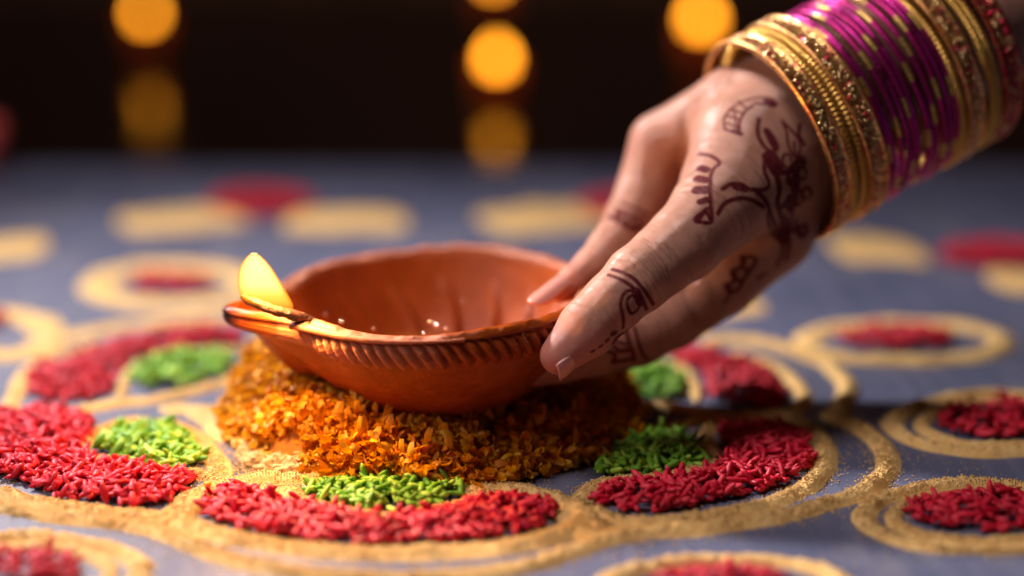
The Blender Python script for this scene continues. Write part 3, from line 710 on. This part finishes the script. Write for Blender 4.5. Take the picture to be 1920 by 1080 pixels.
# wick
tipp = on_rim(SA, -0.72, 0.10)
wpts = [BC+np.array([-1.7, -0.6, 2.3]), at(612, 622, 40.9), at(584, 604, 40.6), at(558, 591, 40.4), at(530, 586, 40.3), at(505, 580, 40.2), at(482, 570, 40.1), at(464, 559, 40.1), at(457, 551, 40.1)]
P = resample(np.array(wpts), 0.05); n = len(P); i = np.arange(n)/n
V, F = tube(P, 0.19*(1.1-0.35*i)*(0.85+0.3*fbm(P*6)), 16, .8)
V = V+0.06*(np.stack([fbm(V*5), fbm(V*5+9), fbm(V*5+20)], -1)-.5)*2
m, nt, bb = new_mat('cotton_wick'); aa_ = nd(nt, 'ShaderNodeAttribute', attribute_name='hgt')
ns = noise_n(nt, coords(nt), 12, 4)
c = ramp(nt, aa_.outputs['Fac'], [(0.0, (0.62, 0.36, 0.20)), (0.48, (0.60, 0.33, 0.17)), (0.60, (0.05, 0.02, 0.012)), (0.9, (0.10, 0.03, 0.012)), (1.0, (0.5, 0.12, 0.02))])
nt.links.new(mixc(nt, ramp(nt, ns, [(0.4, 0.0), (0.7, 0.4)]), c, (0.08, 0.03, 0.015)), bb.inputs['Base Color']); bump(nt, bb, ns, .9, .05); bb.inputs['Roughness'].default_value = .5
o = obj('wick', V, F, m, lampo, org=LO); fattr(o.data, 'hgt', np.repeat(np.arange(n)/n, 16))
# flame: leaning teardrop
fb = on_rim(SA, -0.86, 0.24); FT = at(472, 474, 40.0)
fb = at(508, 570, 40.1)
def flame_mesh(base, tip, w0, lean, nv=44, nu=32, asym=0.0, thick=0.5):
    V = []; H = []; base = np.array(base); tip = np.array(tip); ax = tip-base
    for i in range(nv+1):
        t = i/nv; r = w0*(math.sin(math.pi*(0.10+0.90*t**0.80)))**0.85 if t < 1 else 0.0
        r = max(r, 0.0)
        c = base+ax*t+np.array([lean*math.sin(math.pi*t), 0, 0])
        for k in range(nu):
            a = 2*math.pi*k/nu; V.append((c[0]+r*math.cos(a), c[1]+thick*r*math.sin(a), c[2]+asym*r*math.cos(a)*(1-t))); H.append(t)
    return np.array(V), grid_faces(nv+1, nu, False, True), np.array(H)
rows = np.array([(583, 520, 548), (576, 484, 547), (566, 463, 543), (556, 456, 537), (545, 452, 531), (530, 450, 523), (515, 450, 514), (500, 453, 505), (488, 459, 496), (479, 466, 487), (474, 472, 480)], float)
tt = np.linspace(0, len(rows)-1, 50); vv = np.interp(tt, range(len(rows)), rows[:, 0]); ll = np.interp(tt, range(len(rows)), rows[:, 1]); rr2 = np.interp(tt, range(len(rows)), rows[:, 2])
ker = np.ones(7)/7
def sm(x): return np.convolve(np.pad(x, 3, 'edge'), ker, 'valid')
ll, rr2 = sm(ll), sm(rr2); V = []; H = []; nu_ = 36
for v_, l_, r_ in zip(vv, ll, rr2):
    for k in range(nu_):
        a = 2*math.pi*k/nu_; hw_ = (r_-l_)/2*1.16
        V.append(at((l_+r_)/2+hw_*math.cos(a), v_, 40.0+0.6*hw_/80*math.sin(a))); H.append((583-v_)/109)
V = np.array(V); H = np.array(H); F = grid_faces(50, nu_, False, True)
o = obj('flame', V, F, M['flame'], lampo, org=LO); fattr(o.data, 'hgt', H); fattr(o.data, 'alpha', np.clip(H/0.25, 0.10, 1)**.8)
l = bpy.data.lights.new('flame_light', 'POINT'); l.energy = 0.58; l.color = (1.0, 0.48, 0.14); l.shadow_soft_size = 0.004
lo = bpy.data.objects.new('flame_light', l); col.objects.link(lo); lo.location = Vector(at(482, 515, 40.0))*S

# ------------------------------------------------------------------ lamps glowing in the dark behind
m, nt, bb = new_mat('amber_cup'); bb.inputs['Base Color'].default_value = (0.55, 0.13, 0.015, 1); bb.inputs['Roughness'].default_value = .4
tr = nt.nodes.new('ShaderNodeBsdfTranslucent'); tr.inputs['Color'].default_value = (0.62, 0.25, 0.02, 1)
mx = nt.nodes.new('ShaderNodeMixShader'); mx.inputs[0].default_value = 0.35
nt.links.new(bb.outputs[0], mx.inputs[1]); nt.links.new(tr.outputs[0], mx.inputs[2]); nt.links.new(mx.outputs[0], nt.nodes['Material Output'].inputs['Surface']); M['votive'] = m
def far_lamp(u, v, Yd, label, hh=1.5, ww=1.0):
    c = C0+(FW+(u-960)/FPX*RT-(v-540)/FPX*UP)*Yd/FW[1]
    base = np.array([c[0], c[1], -3.204]); t = thing('far_oil_lamp', label, 'oil lamp', base, 'lit lamps glowing in the dark behind the board')
    nz = c[2]-hh*.45
    hb = max(nz+3.2, 0.5)
    pr = [(0.02, 0), (0.7, 0.02), (1.2, 0.5*hb), (1.35, hb+.2), (1.37, hb+.27), (1.28, hb+.25), (1.05, .6*hb), (0.02, .45*hb)]
    a = np.linspace(0, 2*math.pi, 40, endpoint=False)
    V = np.array([[(c[0]+r*math.cos(x), c[1]+r*math.sin(x), -3.204+z) for x in a] for r, z in pr]).reshape(-1, 3)
    o = obj('cup', V, grid_faces(len(pr), 40, False, True), M['votive'], t, org=base); fattr(o.data, 'wet', np.full(len(V), .1)); fattr(o.data, 'soot', np.zeros(len(V)))
    V, F, H = flame_mesh((c[0], c[1], nz-.1), (c[0], c[1], nz+hh), ww/2, 0.0, 20, 20, thick=1.0)
    o = obj('flame', V, F, M['far_flame'], t, org=(c[0], c[1], nz)); fattr(o.data, 'hgt', H)
far_lamp(273, 22, 127, 'glowing lamp at the upper left, its reflection below it')
far_lamp(932, 108, 110, 'brightest glowing lamp above the clay bowl, top centre', 1.6, 1.15)
far_lamp(925, -45, 140, 'lamp cut off by the top edge directly above the central one')
far_lamp(1315, 32, 118, 'large glowing lamp at the top next to the knuckles', 1.7, 1.35)
M['red_glass'] = mat_simple('red_glass', (0.75, 0.12, 0.12), 0.12, 0, coat=1.0)
c = gp(-52, 330); cv = thing('red_cup', 'blurred shiny red cup standing at the far left edge of the board', 'cup', c)
pr = [(.02, 0), (1.0, .02), (1.3, 1.1), (1.5, 2.3), (1.4, 2.35), (1.2, 1.1), (.02, .3)]
a = np.linspace(0, 2*math.pi, 40, endpoint=False)
V = np.array([[(c[0]+r*math.cos(x), c[1]+r*math.sin(x), z) for x in a] for r, z in pr]).reshape(-1, 3)
obj('cup_body', V, grid_faces(len(pr), 40, False, True), M['red_glass'], cv, org=c)

# ------------------------------------------------------------------ the person: hand and forearm as one surface
def chain(*q): return [(at(u, v, d), r*d/FPX) for u, v, d, r in q]
def round_cone(P, a, b, r1, r2):
    ba = b-a; l2 = ba@ba; rr_ = r1-r2; a2 = l2-rr_*rr_; il2 = 1/l2
    pa = P-a; y = pa@ba; z = y-l2; x = pa*l2-y[..., None]*ba; x2 = (x*x).sum(-1); y2 = y*y*l2; z2 = z*z*l2
    k = np.sign(rr_)*rr_*rr_*x2
    c1 = np.sign(z)*a2*z2 > k; c2 = np.sign(y)*a2*y2 < k
    d = (np.sqrt(x2*a2*il2)+y*rr_)*il2-r1
    d = np.where(c2, np.sqrt(x2+y2)*il2-r1, d); return np.where(c1, np.sqrt(x2+z2)*il2-r2, d)
def smin(a, b, k):
    h = np.maximum(k-np.abs(a-b), 0)/k; return np.minimum(a, b)-h*h*h*k/6
def chain_d(P, ch, k=0.15):
    d = None
    for (a, r1), (b, r2) in zip(ch[:-1], ch[1:]):
        e = round_cone(P, a, b, r1, r2); d = e if d is None else smin(d, e, k)
    return d
ARM = chain((2330,-230,51,175),(1850,20,46.0,140),(1590,138,44.7,122),(1478,212,44.2,116))
META = [chain((1488,215,44.3,112),(1390,218,44.7,92),(1245,266,45.6,57)),
        chain((1488,205,45.2,105),(1400,212,45.6,90),(1278,252,46.6,56)),
        chain((1492,262,43.9,110),(1412,335,42.9,98),(1338,398,41.8,80)),
        chain((1480,240,43.9,112),(1400,275,43.3,100),(1362,345,42.6,82)),
        chain((1488,315,44.4,98),(1440,430,44.3,84),(1350,520,44.0,72)),
        chain((1470,260,45.0,105),(1400,380,45.0,100),(1350,450,44.8,80)),
        chain((1475,290,45.6,100),(1430,430,46.2,80),(1370,500,46.2,62))]
THUMB = chain((1338,398,41.8,80),(1282,456,41.2,70),(1240,490,40.9,64),(1196,524,40.6,62),(1150,566,40.3,56),(1102,615,40.1,54),(1049,667,39.8,37))
INDEX = chain((1241,272,45.6,60),(1208,355,45.5,51),(1182,412,44.9,49),(1145,468,43.8,43),(1112,502,43.2,37),(1075,530,42.7,30),(1050,545,42.4,24))
MIDDLE = chain((1280,258,46.2,56),(1235,380,46.5,50),(1190,470,45.8,44),(1110,560,44.2,33),(1080,578,43.6,27))
RING = chain((1350,520,44.0,72),(1305,560,43.7,62),(1260,590,43.5,64),(1195,625,43.2,60),(1120,655,42.8,50),(1050,676,42.3,42),(1000,690,41.9,36))
LITTLE = chain((1370,500,46.2,60),(1290,560,46.0,50),(1200,600,45.6,44),(1120,640,45.0,36),(1060,665,44.4,32))
def hand_sdf(P):
    palm = chain_d(P, ARM, .6)
    for m_ in META: palm = smin(palm, chain_d(P, m_, .3), 0.65)
    d = smin(palm, chain_d(P, THUMB, .25), 0.35)
    for ch in (INDEX, MIDDLE, RING, LITTLE): d = smin(d, smin(palm, chain_d(P, ch, .2), 0.35), 0.05)
    return d
def surface_nets(f, lo, hi, h):
    n = np.ceil((hi-lo)/h).astype(int)+1
    ax = [lo[i]+h*np.arange(n[i]) for i in range(3)]
    G = np.stack(np.meshgrid(*ax, indexing='ij'), -1).reshape(-1, 3)
    D = np.concatenate([f(G[i:i+200000]) for i in range(0, len(G), 200000)]).reshape(n)
    I = D < 0; nc = n-1
    acc = np.zeros((*nc, 3)); cnt = np.zeros(nc)
    def sl(o): return tuple(slice(o[i], o[i]+nc[i]) for i in range(3))
    corners = [(a, b, c) for a in (0, 1) for b in (0, 1) for c in (0, 1)]
    for c1 in corners:
        for ax_ in range(3):
            if c1[ax_]: continue
            c2 = list(c1); c2[ax_] = 1
            d1, d2 = D[sl(c1)], D[sl(c2)]; m_ = (d1 < 0) != (d2 < 0)
            t = np.where(m_, d1/(d1-d2+1e-20), 0)
            for k in range(3):
                acc[..., k] += m_*(c1[k]+(t if k == ax_ else 0))
            cnt += m_
    act = cnt > 0; idx = -np.ones(nc, int); idx[act] = np.arange(act.sum())
    cell = np.argwhere(act); V = lo+h*(cell+acc[act]/cnt[act][:, None]); F = []
    for ax_ in range(3):
        o1, o2 = [(1, 2), (2, 0), (0, 1)][ax_]
        s1 = [slice(1, n[i]-1) for i in range(3)]; s1[ax_] = slice(0, n[ax_]-1)
        s2 = list(s1); s2[ax_] = slice(1, n[ax_])
        a, b_ = I[tuple(s1)], I[tuple(s2)]; m_ = a != b_
        P_ = np.argwhere(m_); P_ = P_+np.array([0 if i == ax_ else 1 for i in range(3)])
        fl = a[m_]
        def g(da, db):
            q = P_.copy(); q[:, o1] -= da; q[:, o2] -= db; return idx[q[:, 0], q[:, 1], q[:, 2]]
        Q = np.stack([g(1, 1), g(0, 1), g(0, 0), g(1, 0)], 1); Q[~fl] = Q[~fl][:, ::-1]; F.append(Q)
    F = np.concatenate(F); F = F[(F >= 0).all(1)]
    return V, F
pts = np.array([p for ch in [ARM[1:], THUMB, INDEX, MIDDLE, RING, LITTLE]+META for p, r in ch]); 
lo_, hi_ = pts.min(0)-2.7, pts.max(0)+2.7; hi_[0] = max(hi_[0], at(2080, 0, 48)[0])
V0, F0 = surface_nets(hand_sdf, lo_, hi_, 0.17)
me = mesh_of('hand_base', V0, F0); tmp = bpy.data.objects.new('tmp', me); col.objects.link(tmp)
md = tmp.modifiers.new('s', 'SUBSURF'); md.levels = 2; md.render_levels = 2
dg = bpy.context.evaluated_depsgraph_get(); ev = tmp.evaluated_get(dg); me2 = bpy.data.meshes.new_from_object(ev)
bpy.data.objects.remove(tmp)
n = len(me2.vertices); co = np.empty(n*3, np.float32); me2.vertices.foreach_get('co', co); co = co.reshape(-1, 3).astype(float)/S
fc = np.empty(len(me2.loops), np.int32); me2.loops.foreach_get('vertex_index', fc); fc = fc.reshape(-1, 4)
def grad(P, e=0.01):
    g = np.stack([hand_sdf(P+np.eye(3)[k]*e)-hand_sdf(P-np.eye(3)[k]*e) for k in range(3)], -1)
    return g/(np.linalg.norm(g, axis=1)[:, None]+1e-9)
nr = grad(co)
for _ in range(2): co = co-nr*hand_sdf(co)[:, None]
nr = grad(co)
bvh = BVHTree.FromPolygons([Vector(v) for v in V0], [tuple(f) for f in F0])
def hit(u, v):
    d = FW+(u-960)/FPX*RT-(v-540)/FPX*UP
    h = bvh.ray_cast(Vector(C0), Vector(d/np.linalg.norm(d))); return h[0]
def stroke_pts(px, step=0.03):
    q = resample(np.array(px, float), 2.0) if len(px) > 2 else np.linspace(px[0], px[-1], 20)
    out = [hit(u, v) for u, v in q]; return [p for p in out if p is not None]
def zz(f, ox, oy, pts_): return [(ox+x/f, oy+y/f) for x, y in pts_]
Z7 = lambda *p: zz(4.153, 960, 460, p)
Z2 = lambda *p: zz(2.7, 1100, 60, p)
Z8 = lambda *p: zz(3.375, 1160, 360, p)
ZL = lambda *p: zz(3.84, 1100, 560, p)
ZI = lambda *p: zz(4.908, 860, 280, p)
H = []   # (pixels, half width cm)
H += [(Z7((780,185),(880,215),(960,265),(1030,350),(1070,410),(1100,460)), .050), (Z7((750,230),(840,260),(920,310),(990,370),(1020,440),(1050,500)), .050),
      (Z7((960,350),(900,350),(860,390),(845,450),(855,520),(868,580),(865,640)), .048), (Z7((960,385),(905,400),(890,450),(910,510),(930,535),(980,500),(1000,460)), .045),
      (Z7((970,370),(985,410),(1000,440)), .13), (Z7((780,690),(805,683)), .07), (Z7((735,745),(748,735)), .055), (Z7((682,792),(700,780)), .042), (Z7((620,830),(640,820)), .04)]
H += [(Z2((570,620),(630,625),(685,665),(640,690),(625,740),(625,800),(630,900),(638,968),(590,965),(535,955),(585,915),(610,895)), .055),
      (Z2((605,700),(575,690)), .12), (Z2((600,750),(560,742)), .12), (Z2((600,800),(555,800)), .13), (Z2((605,850),(575,860)), .09), (Z2((560,960),(600,900),(630,950)), .06)]
rh = random.Random(3)
for q in range(16):
    cx, cy = rh.uniform(1010, 1120), rh.uniform(640, 1030); r_ = rh.uniform(14, 38); a0 = rh.uniform(0, 6.3)
    H.append((Z2(*[(cx+r_*(1-.08*k)*math.cos(a0+k*.7), cy+1.3*r_*(1-.08*k)*math.sin(a0+k*.7)) for k in range(8)]), rh.uniform(.03, .07)))
H += [(Z2((700,490),(690,430),(740,380),(790,350),(840,335),(900,330),(950,340),(960,385),(900,365),(850,360)), .035), (Z2((700,490),(775,520),(770,460),(800,400),(840,375)), .04),
      (Z2((700,420),(770,440)), .03), (Z2((720,390),(790,410)), .03), (Z2((770,350),(810,390)), .03), (Z2((745,380),(760,500)), .03), (Z2((710,460),(780,490)), .03), (Z2((910,350),(950,365)), .09), (Z2((740,500),(780,515)), .07)]
H += [(Z2((872,440),(862,510),(895,580),(945,612),(968,590),(955,545),(905,480),(915,530),(950,590)), .055), (Z2((910,500),(960,580)), .09), (Z2((990,450),(1015,510),(1018,580),(1060,650),(1085,590),(1075,540),(1030,490),(1000,460)), .04), (Z2((1050,560),(1055,620)), .04),
      (Z2((930,640),(960,690)), .22), (Z2((905,640),(895,700),(930,770),(905,800),(850,800)), .06), (Z2((690,795),(735,765),(790,770),(820,800),(850,800)), .06), (Z2((750,785),(800,795)), .1), (Z2((665,920),(690,870),(760,840),(830,845),(895,885)), .06),
      (Z2((850,800),(910,850),(930,920),(960,1000),(1000,1060)), .07), (Z2((920,880),(912,960),(945,1030),(1000,1080)), .05), (Z2((960,700),(1010,720),(1060,650),(1100,660)), .07), (Z2((960,720),(980,800),(960,860),(985,930),(1000,1040)), .09),
      (Z2((1030,700),(1080,730),(1060,790),(1010,760),(1030,700)), .06), (Z2((1040,800),(1090,800),(1100,860),(1050,880),(1030,830)), .07), (Z2((1000,880),(1050,900),(1030,960),(1000,1000)), .07), (Z2((1080,470),(1070,520),(1100,570)), .06), (Z2((1050,740),(1060,850)), .10), (Z2((1000,930),(1030,1070),(1010,1150)), .06)]
H += [(Z8((775,410),(860,410),(870,440),(830,500),(800,535),(760,620),(700,640),(672,592)), .055), (Z8((775,410),(785,480),(700,500),(745,560),(672,592)), .055), (Z8((785,480),(830,500)), .05), (Z8((745,560),(790,560)), .05), (Z8((790,430),(800,450)), .06), (Z8((720,515),(740,530)), .06), (Z8((700,600),(710,620)), .05), (Z8((705,640),(670,700)), .04), (Z8((930,515),(880,545)), .05), (Z8((1040,330),(1030,410),(1000,470)), .05)]
H += [(ZL((345,210),(370,310),(400,400),(440,435)), .05), (ZL((285,230),(310,330),(335,400),(345,450)), .06), (ZL((285,240),(220,270),(180,330),(230,380),(300,370)), .06), (ZL((160,380),(220,410),(170,460),(240,450),(330,430)), .06), (ZL((200,300),(280,330)), .05)]
H += [(ZI((1490,490),(1620,540),(1740,600)), .05), (ZI((1440,540),(1580,590),(1720,650)), .04), (ZI((1380,610),(1480,670),(1600,750),(1680,710)), .07), (ZI((1460,550),(1440,650)), .05), (ZI((1490,560),(1480,670)), .06), (ZI((1545,580),(1540,700)), .06), (ZI((1610,610),(1600,740)), .06), (ZI((1670,640),(1650,730)), .05)]
hp, hw = [], []
for px, wd in H:
    for p in stroke_pts(px): hp.append(p); hw.append(wd)
kd = KDTree(len(hp)); 
for i, p in enumerate(hp): kd.insert(p, i)
kd.balance()
henna = np.zeros(n)
near_idx = np.where(co[:, 0] < at(1620, 300, 43)[0])[0]
for i in near_idx:
    best = 0
    for (p, j, d) in kd.find_range(Vector(co[i]), 0.27):
        v_ = 1-(d-hw[j]+0.018)/0.036
        if v_ > best: best = v_
        if best >= 1: break
    henna[i] = min(1, max(0, best))
G_ = [(Z7((900,190),(1010,240),(1075,330),(1105,390)), .030, .05), (Z7((960,170),(1080,260),(1150,350),(1165,400)), .028, .05), (Z7((1040,180),(1130,250),(1190,330),(1200,370)), .022, .05), (Z7((730,150),(800,140),(860,160)), .012, .03),
      (Z7((500,485),(540,478),(600,490),(650,530)), .012, .03), (Z2((1,1),(2,2)), 0, .1),
      (ZI((1290,640),(1400,690),(1530,790),(1600,830)), .035, .05), (ZI((1280,740),(1380,800),(1500,870)), .035, .05), (ZI((1190,1000),(1260,1020)), .02, .04),
      (Z8((540,860),(500,780),(450,700),(420,640)), .04, .14), (Z8((520,300),(540,380),(500,430)), .012, .09),
    (Z2((545,330),(620,290),(720,230),(800,180)), -.035, .14), (Z2((560,520),(600,430),(640,350),(700,280)), -.025, .12), (Z2((230,470),(290,410),(370,350)), -.03, .18), (Z2((500,400),(495,480),(490,560),(470,680)), .05, .14)]
gp_, gd, gw = [], [], []
for px, dep, wd in G_:
    if dep == 0: continue
    for p in stroke_pts(px): gp_.append(p); gd.append(dep); gw.append(wd)
kg = KDTree(len(gp_))
for i, p in enumerate(gp_): kg.insert(p, i)
kg.balance(); disp = np.zeros(n)
for i in near_idx:
    p, j, d = kg.find(Vector(co[i]))
    if d < 0.3: disp[i] = -gd[j]*math.exp(-(d/gw[j])**2)
disp += (fbm(co*0.9)-.5)*0.05+(fbm(co*3.1+5)-.5)*0.014
co2 = co+nr*disp[:, None]
flush = np.zeros(n)
for c_, rad in [(THUMB[-1][0], 1.1), (INDEX[-1][0], .8), (THUMB[4][0], .5), (RING[-2][0], .8), (INDEX[0][0], .7)]:
    flush = np.maximum(flush, 0.75*np.exp(-((np.linalg.norm(co-c_, axis=1)/rad)**2)))
along = np.zeros(n); wrk = np.zeros(n); bestd = np.full(n, 1e9)
for ch, joints in ((THUMB, (0.2, 2.35)), (INDEX, (1.9, 3.2)), (RING, (1.2, 2.6)), (META[2], (3.0,))):
    L0 = 0.0
    for (a_, r1), (b_, r2) in zip(ch[:-1], ch[1:]):
        ab = b_-a_; l_ = np.linalg.norm(ab); t = np.clip(((co-a_)@ab)/(l_*l_), 0, 1)
        d_ = np.linalg.norm(co-(a_+t[:, None]*ab), axis=1)-(r1+(r2-r1)*t); u_ = d_ < bestd
        al = L0+((co-a_)@ab)/l_
        w2 = 0.42+sum(0.9*np.exp(-((al-j_)/0.55)**2) for j_ in joints)
        along = np.where(u_, al, along); wrk = np.where(u_, w2, wrk); bestd = np.minimum(bestd, d_); L0 += l_
wrk = np.clip(wrk, 0, 1)*np.exp(-np.clip(bestd, 0, 9)/0.35)
for c_ in (THUMB[-1][0], INDEX[-1][0]): wrk *= 1-np.exp(-(np.linalg.norm(co-c_, axis=1)/1.1)**4)
ho = np.array(at(1500, 300, 44.0))
person = obj('person', co2, fc, M['skin'], org=ho)
fattr(person.data, 'along', along); fattr(person.data, 'wrinkle', wrk); fattr(person.data, 'henna', henna); fattr(person.data, 'flush', flush)
tag(person, 'hand and forearm of a person with henna patterns and bangles holding the clay lamp rim', 'person')
def nail(base_c, axis, nrm_, L, Wd, rad, tipx, label=None):
    a = np.array(axis, float); a /= np.linalg.norm(a); nn = np.array(nrm_, float); nn -= a*(nn@a); nn /= np.linalg.norm(nn); s_ = np.cross(a, nn)
    nu, nv = 22, 17; top, bot = [], []
    for i in range(nu):
        t = i/(nu-1)
        wd = Wd*(0.86+0.14*t)*(math.sqrt(max(0, 1-((0.22-t)/0.22)**2))*0.45+0.55 if t < .22 else 1)*(1-0.65*max(0, (t-.72)/.28)**2.2*tipx)
        for j in range(nv):
            q = (j/(nv-1)*2-1); ang = q*wd/rad
            rd = rad*(1-0.02*t); zc = -0.10*L*(t**2)*0.5
            p = base_c+a*(L*(t-(.35 if L > 1 else .5))-0.5*Wd*q*q*max(0, t-.6))+nn*(rd*math.cos(ang)+zc)+s_*(rd*math.sin(ang)*1.0)
            top.append(p); bot.append(p-nn*0.05)
    V = np.array(top+bot); g = grid_faces(nu, nv); F = [tuple(f) for f in g]+[tuple(f[::-1]+nu*nv) for f in g]
    N_ = nu*nv
    edge = [j for j in range(nv)]+[i*nv+nv-1 for i in range(1, nu)]+[(nu-1)*nv+j for j in range(nv-2, -1, -1)]+[i*nv for i in range(nu-2, 0, -1)]
    F += [(edge[k], edge[(k+1) % len(edge)], edge[(k+1) % len(edge)]+N_, edge[k]+N_) for k in range(len(edge))]
    o = obj('nail', V, F, M['nail'], person, org=base_c)
    if label: o['label'] = label
    return o
TA = THUMB[-1][0]-THUMB[-2][0]
nail(THUMB[-1][0]-TA*0.06, TA, 0.44*RT-0.74*UP-0.50*FW, .98, .42, .50, .1)
IA = INDEX[-1][0]-INDEX[-3][0]
nail(INDEX[-1][0], IA, 0.75*UP-0.55*FW-0.12*RT, 1.75, .33, .36, .9, 'long pale nail pointing into the bowl')

# ------------------------------------------------------------------ bangles
b0, b1 = at(1438, 264, 43.9), at(1790, 76, 45.4); bax = (b1-b0)/np.linalg.norm(b1-b0); blen = np.linalg.norm(b1-b0)
bq = Vector(bax).to_track_quat('Z', 'X')
def torus(Rm, prof_fn, nth_=360):
    a = np.linspace(0, 2*math.pi, nth_, endpoint=False); K, P = prof_fn(a)
    X = (Rm+P[..., 0])*np.cos(a)[:, None]; Y = (Rm+P[..., 0])*np.sin(a)[:, None]
    return np.stack([X, Y, P[..., 1]], -1).reshape(-1, 3), grid_faces(nth_, K, True, True)
def wire(r, bead=0, amp=0, sx=1.0):
    def f(a):
        K = 10; p = np.linspace(0, 2*math.pi, K, endpoint=False)
        rr_ = r*(1+(amp*np.abs(np.sin(a*bead/2)) - amp/2 if bead else 0*a))
        return K, np.stack([rr_[:, None]*np.cos(p), sx*rr_[:, None]*np.sin(p)], -1)
    return f
def band(wd, th_):
    def f(a):
        s = np.array([(0, -1), (.5, -1), (1, -.92), (1.25, -.80), (1.0, -.66), (.75, -.55), (.78, -.2), (.78, .2), (.75, .55), (1.0, .66), (1.25, .80), (1, .92), (.5, 1), (0, 1), (-.3, .5), (-.3, -.5)])
        P = np.repeat((s*np.array([th_, wd/2]))[None], len(a), 0)
        q = np.stack([np.repeat(np.cos(a)[:, None], 16, 1)*20, np.repeat(np.sin(a)[:, None], 16, 1)*20, np.repeat(s[None, :, 1]*3, len(a), 0)], -1)
        P[..., 0] += 0.05*(noise(q*2.2)-.5)*(np.abs(s[:, 1]) < .6)
        bd = 0.03*np.abs(np.sin(a*75)); P[..., 0] += bd[:, None]*(np.abs(np.abs(s[:, 1])-.8) < .05)
        return 16, P
    return f
RM = 2.66
def place(o, t, jx=0.0, jy=0.0, tl=(0, 0)):
    c = b0+bax*t; o.location = Vector(c)*S; sag = Vector((0, 0, -0.06+jy))
    o.location += (sag+Vector((jx, 0, 0)))*S
    o.rotation_mode = 'QUATERNION'; o.rotation_quaternion = bq @ Matrix.Rotation(tl[0], 3, 'X').to_quaternion() @ Matrix.Rotation(tl[1], 3, 'Y').to_quaternion() @ Matrix.Rotation(random.uniform(0, 6.28), 3, 'Z').to_quaternion()
octV = np.array([(1,0,0),(-1,0,0),(0,1,0),(0,-1,0),(0,0,1),(0,0,-1)], float)
octF = np.array([(0,2,4),(2,1,4),(1,3,4),(3,0,4),(2,0,5),(1,2,5),(3,1,5),(0,3,5)])
def stones(n_, wd, Rm, size):
    a = rng.random(n_)*2*math.pi; z = (rng.random(n_)-.5)*wd
    Pn = np.stack([(Rm+.10)*np.cos(a), (Rm+.10)*np.sin(a), z], -1)
    q = rng.normal(size=(n_, 3, 3)); q, _ = np.linalg.qr(q)
    V = np.einsum('nij,kj->nki', q, octV)*(size*(.6+.8*rng.random(n_)))[:, None, None]+Pn[:, None]
    return V.reshape(-1, 3), (octF[None]+6*np.arange(n_)[:, None, None]).reshape(-1, 3)
GRP = 'bangles stacked on the wrist'
wide_spec = [(0.30, .56, 'glitter', 'wide glittering gold bangle nearest the hand', 2.70), (1.40, .60, 'glitter', 'wide glittering gold bangle touching the first magenta ones', 2.72),
             (4.55, .55, 'glitter', 'wide glittering gold bangle just past the magenta ones', 2.68), (5.75, .62, 'dark_glitter', 'wide dark red and gold glitter bangle farthest up the forearm', 2.66)]
for t, wd, mt, lab, Rm in wide_spec:
    V, F = torus(Rm, band(wd, 0.10), 480)
    root = link('bangle', mesh_of('bangle_band', V, F, M[mt])); tag(root, lab, 'bangle', GRP)
    place(root, t, 0, 0, (random.gauss(0, .02), random.gauss(0, .02))); root['_o'] = [0, 0, 0]
    for nm, mm, cnt in (('gold_stones', 'stone_gold', 300), ('red_stones', 'stone_red', 70 if mt == 'glitter' else 200)):
        V, F = stones(cnt, wd*.6, Rm, .048); s_ = link(nm, mesh_of(nm, V, F, M[mm], False), root); s_['kind'] = 'stuff'
thin_gold = [(0.76, 'thin beaded gold bangle beside the first wide glitter bangle'), (0.96, 'thin beaded gold bangle just before the second wide glitter bangle'),
             (4.12, 'thin beaded gold bangle directly after the last magenta one'), (5.05, 'thin beaded gold bangle on the near side of the forearm pair'), (5.27, 'thin beaded gold bangle on the far side of the forearm pair')]
V, F = torus(RM, wire(.105, 130, .45), 1040); mg = mesh_of('beaded_bangle', V, F, M['gold'])
for t, lab in thin_gold:
    o = link('bangle', mg); tag(o, lab, 'bangle', GRP); place(o, t, random.gauss(0, .02), random.gauss(0, .02), (random.gauss(0, .015), random.gauss(0, .015)))
V, F = torus(RM-.01, wire(.074), 300); mm1 = mesh_of('magenta_bangle', V, F, M['magenta']); mm2 = mesh_of('plain_magenta_bangle', V, F, M['magenta_plain'])
ordw = ['first', 'second', 'third', 'fourth', 'fifth', 'sixth', 'seventh', 'eighth', 'ninth', 'tenth', 'eleventh', 'twelfth']
for k in range(12):
    dashed = k % 2 == 0 if k < 6 else k % 3 != 1
    o = link('bangle', mm1 if dashed else mm2)
    tag(o, ('thin magenta bangle with gold dashes, ' if dashed else 'plain thin magenta bangle, ')+ordw[k]+' magenta one counting from the hand', 'bangle', GRP)
    place(o, 1.77+k*.197, random.gauss(0, .045), random.gauss(0, .045), (random.gauss(0, .016), random.gauss(0, .016)))
for o in bpy.data.objects:
    if '_o' in o: del o['_o']
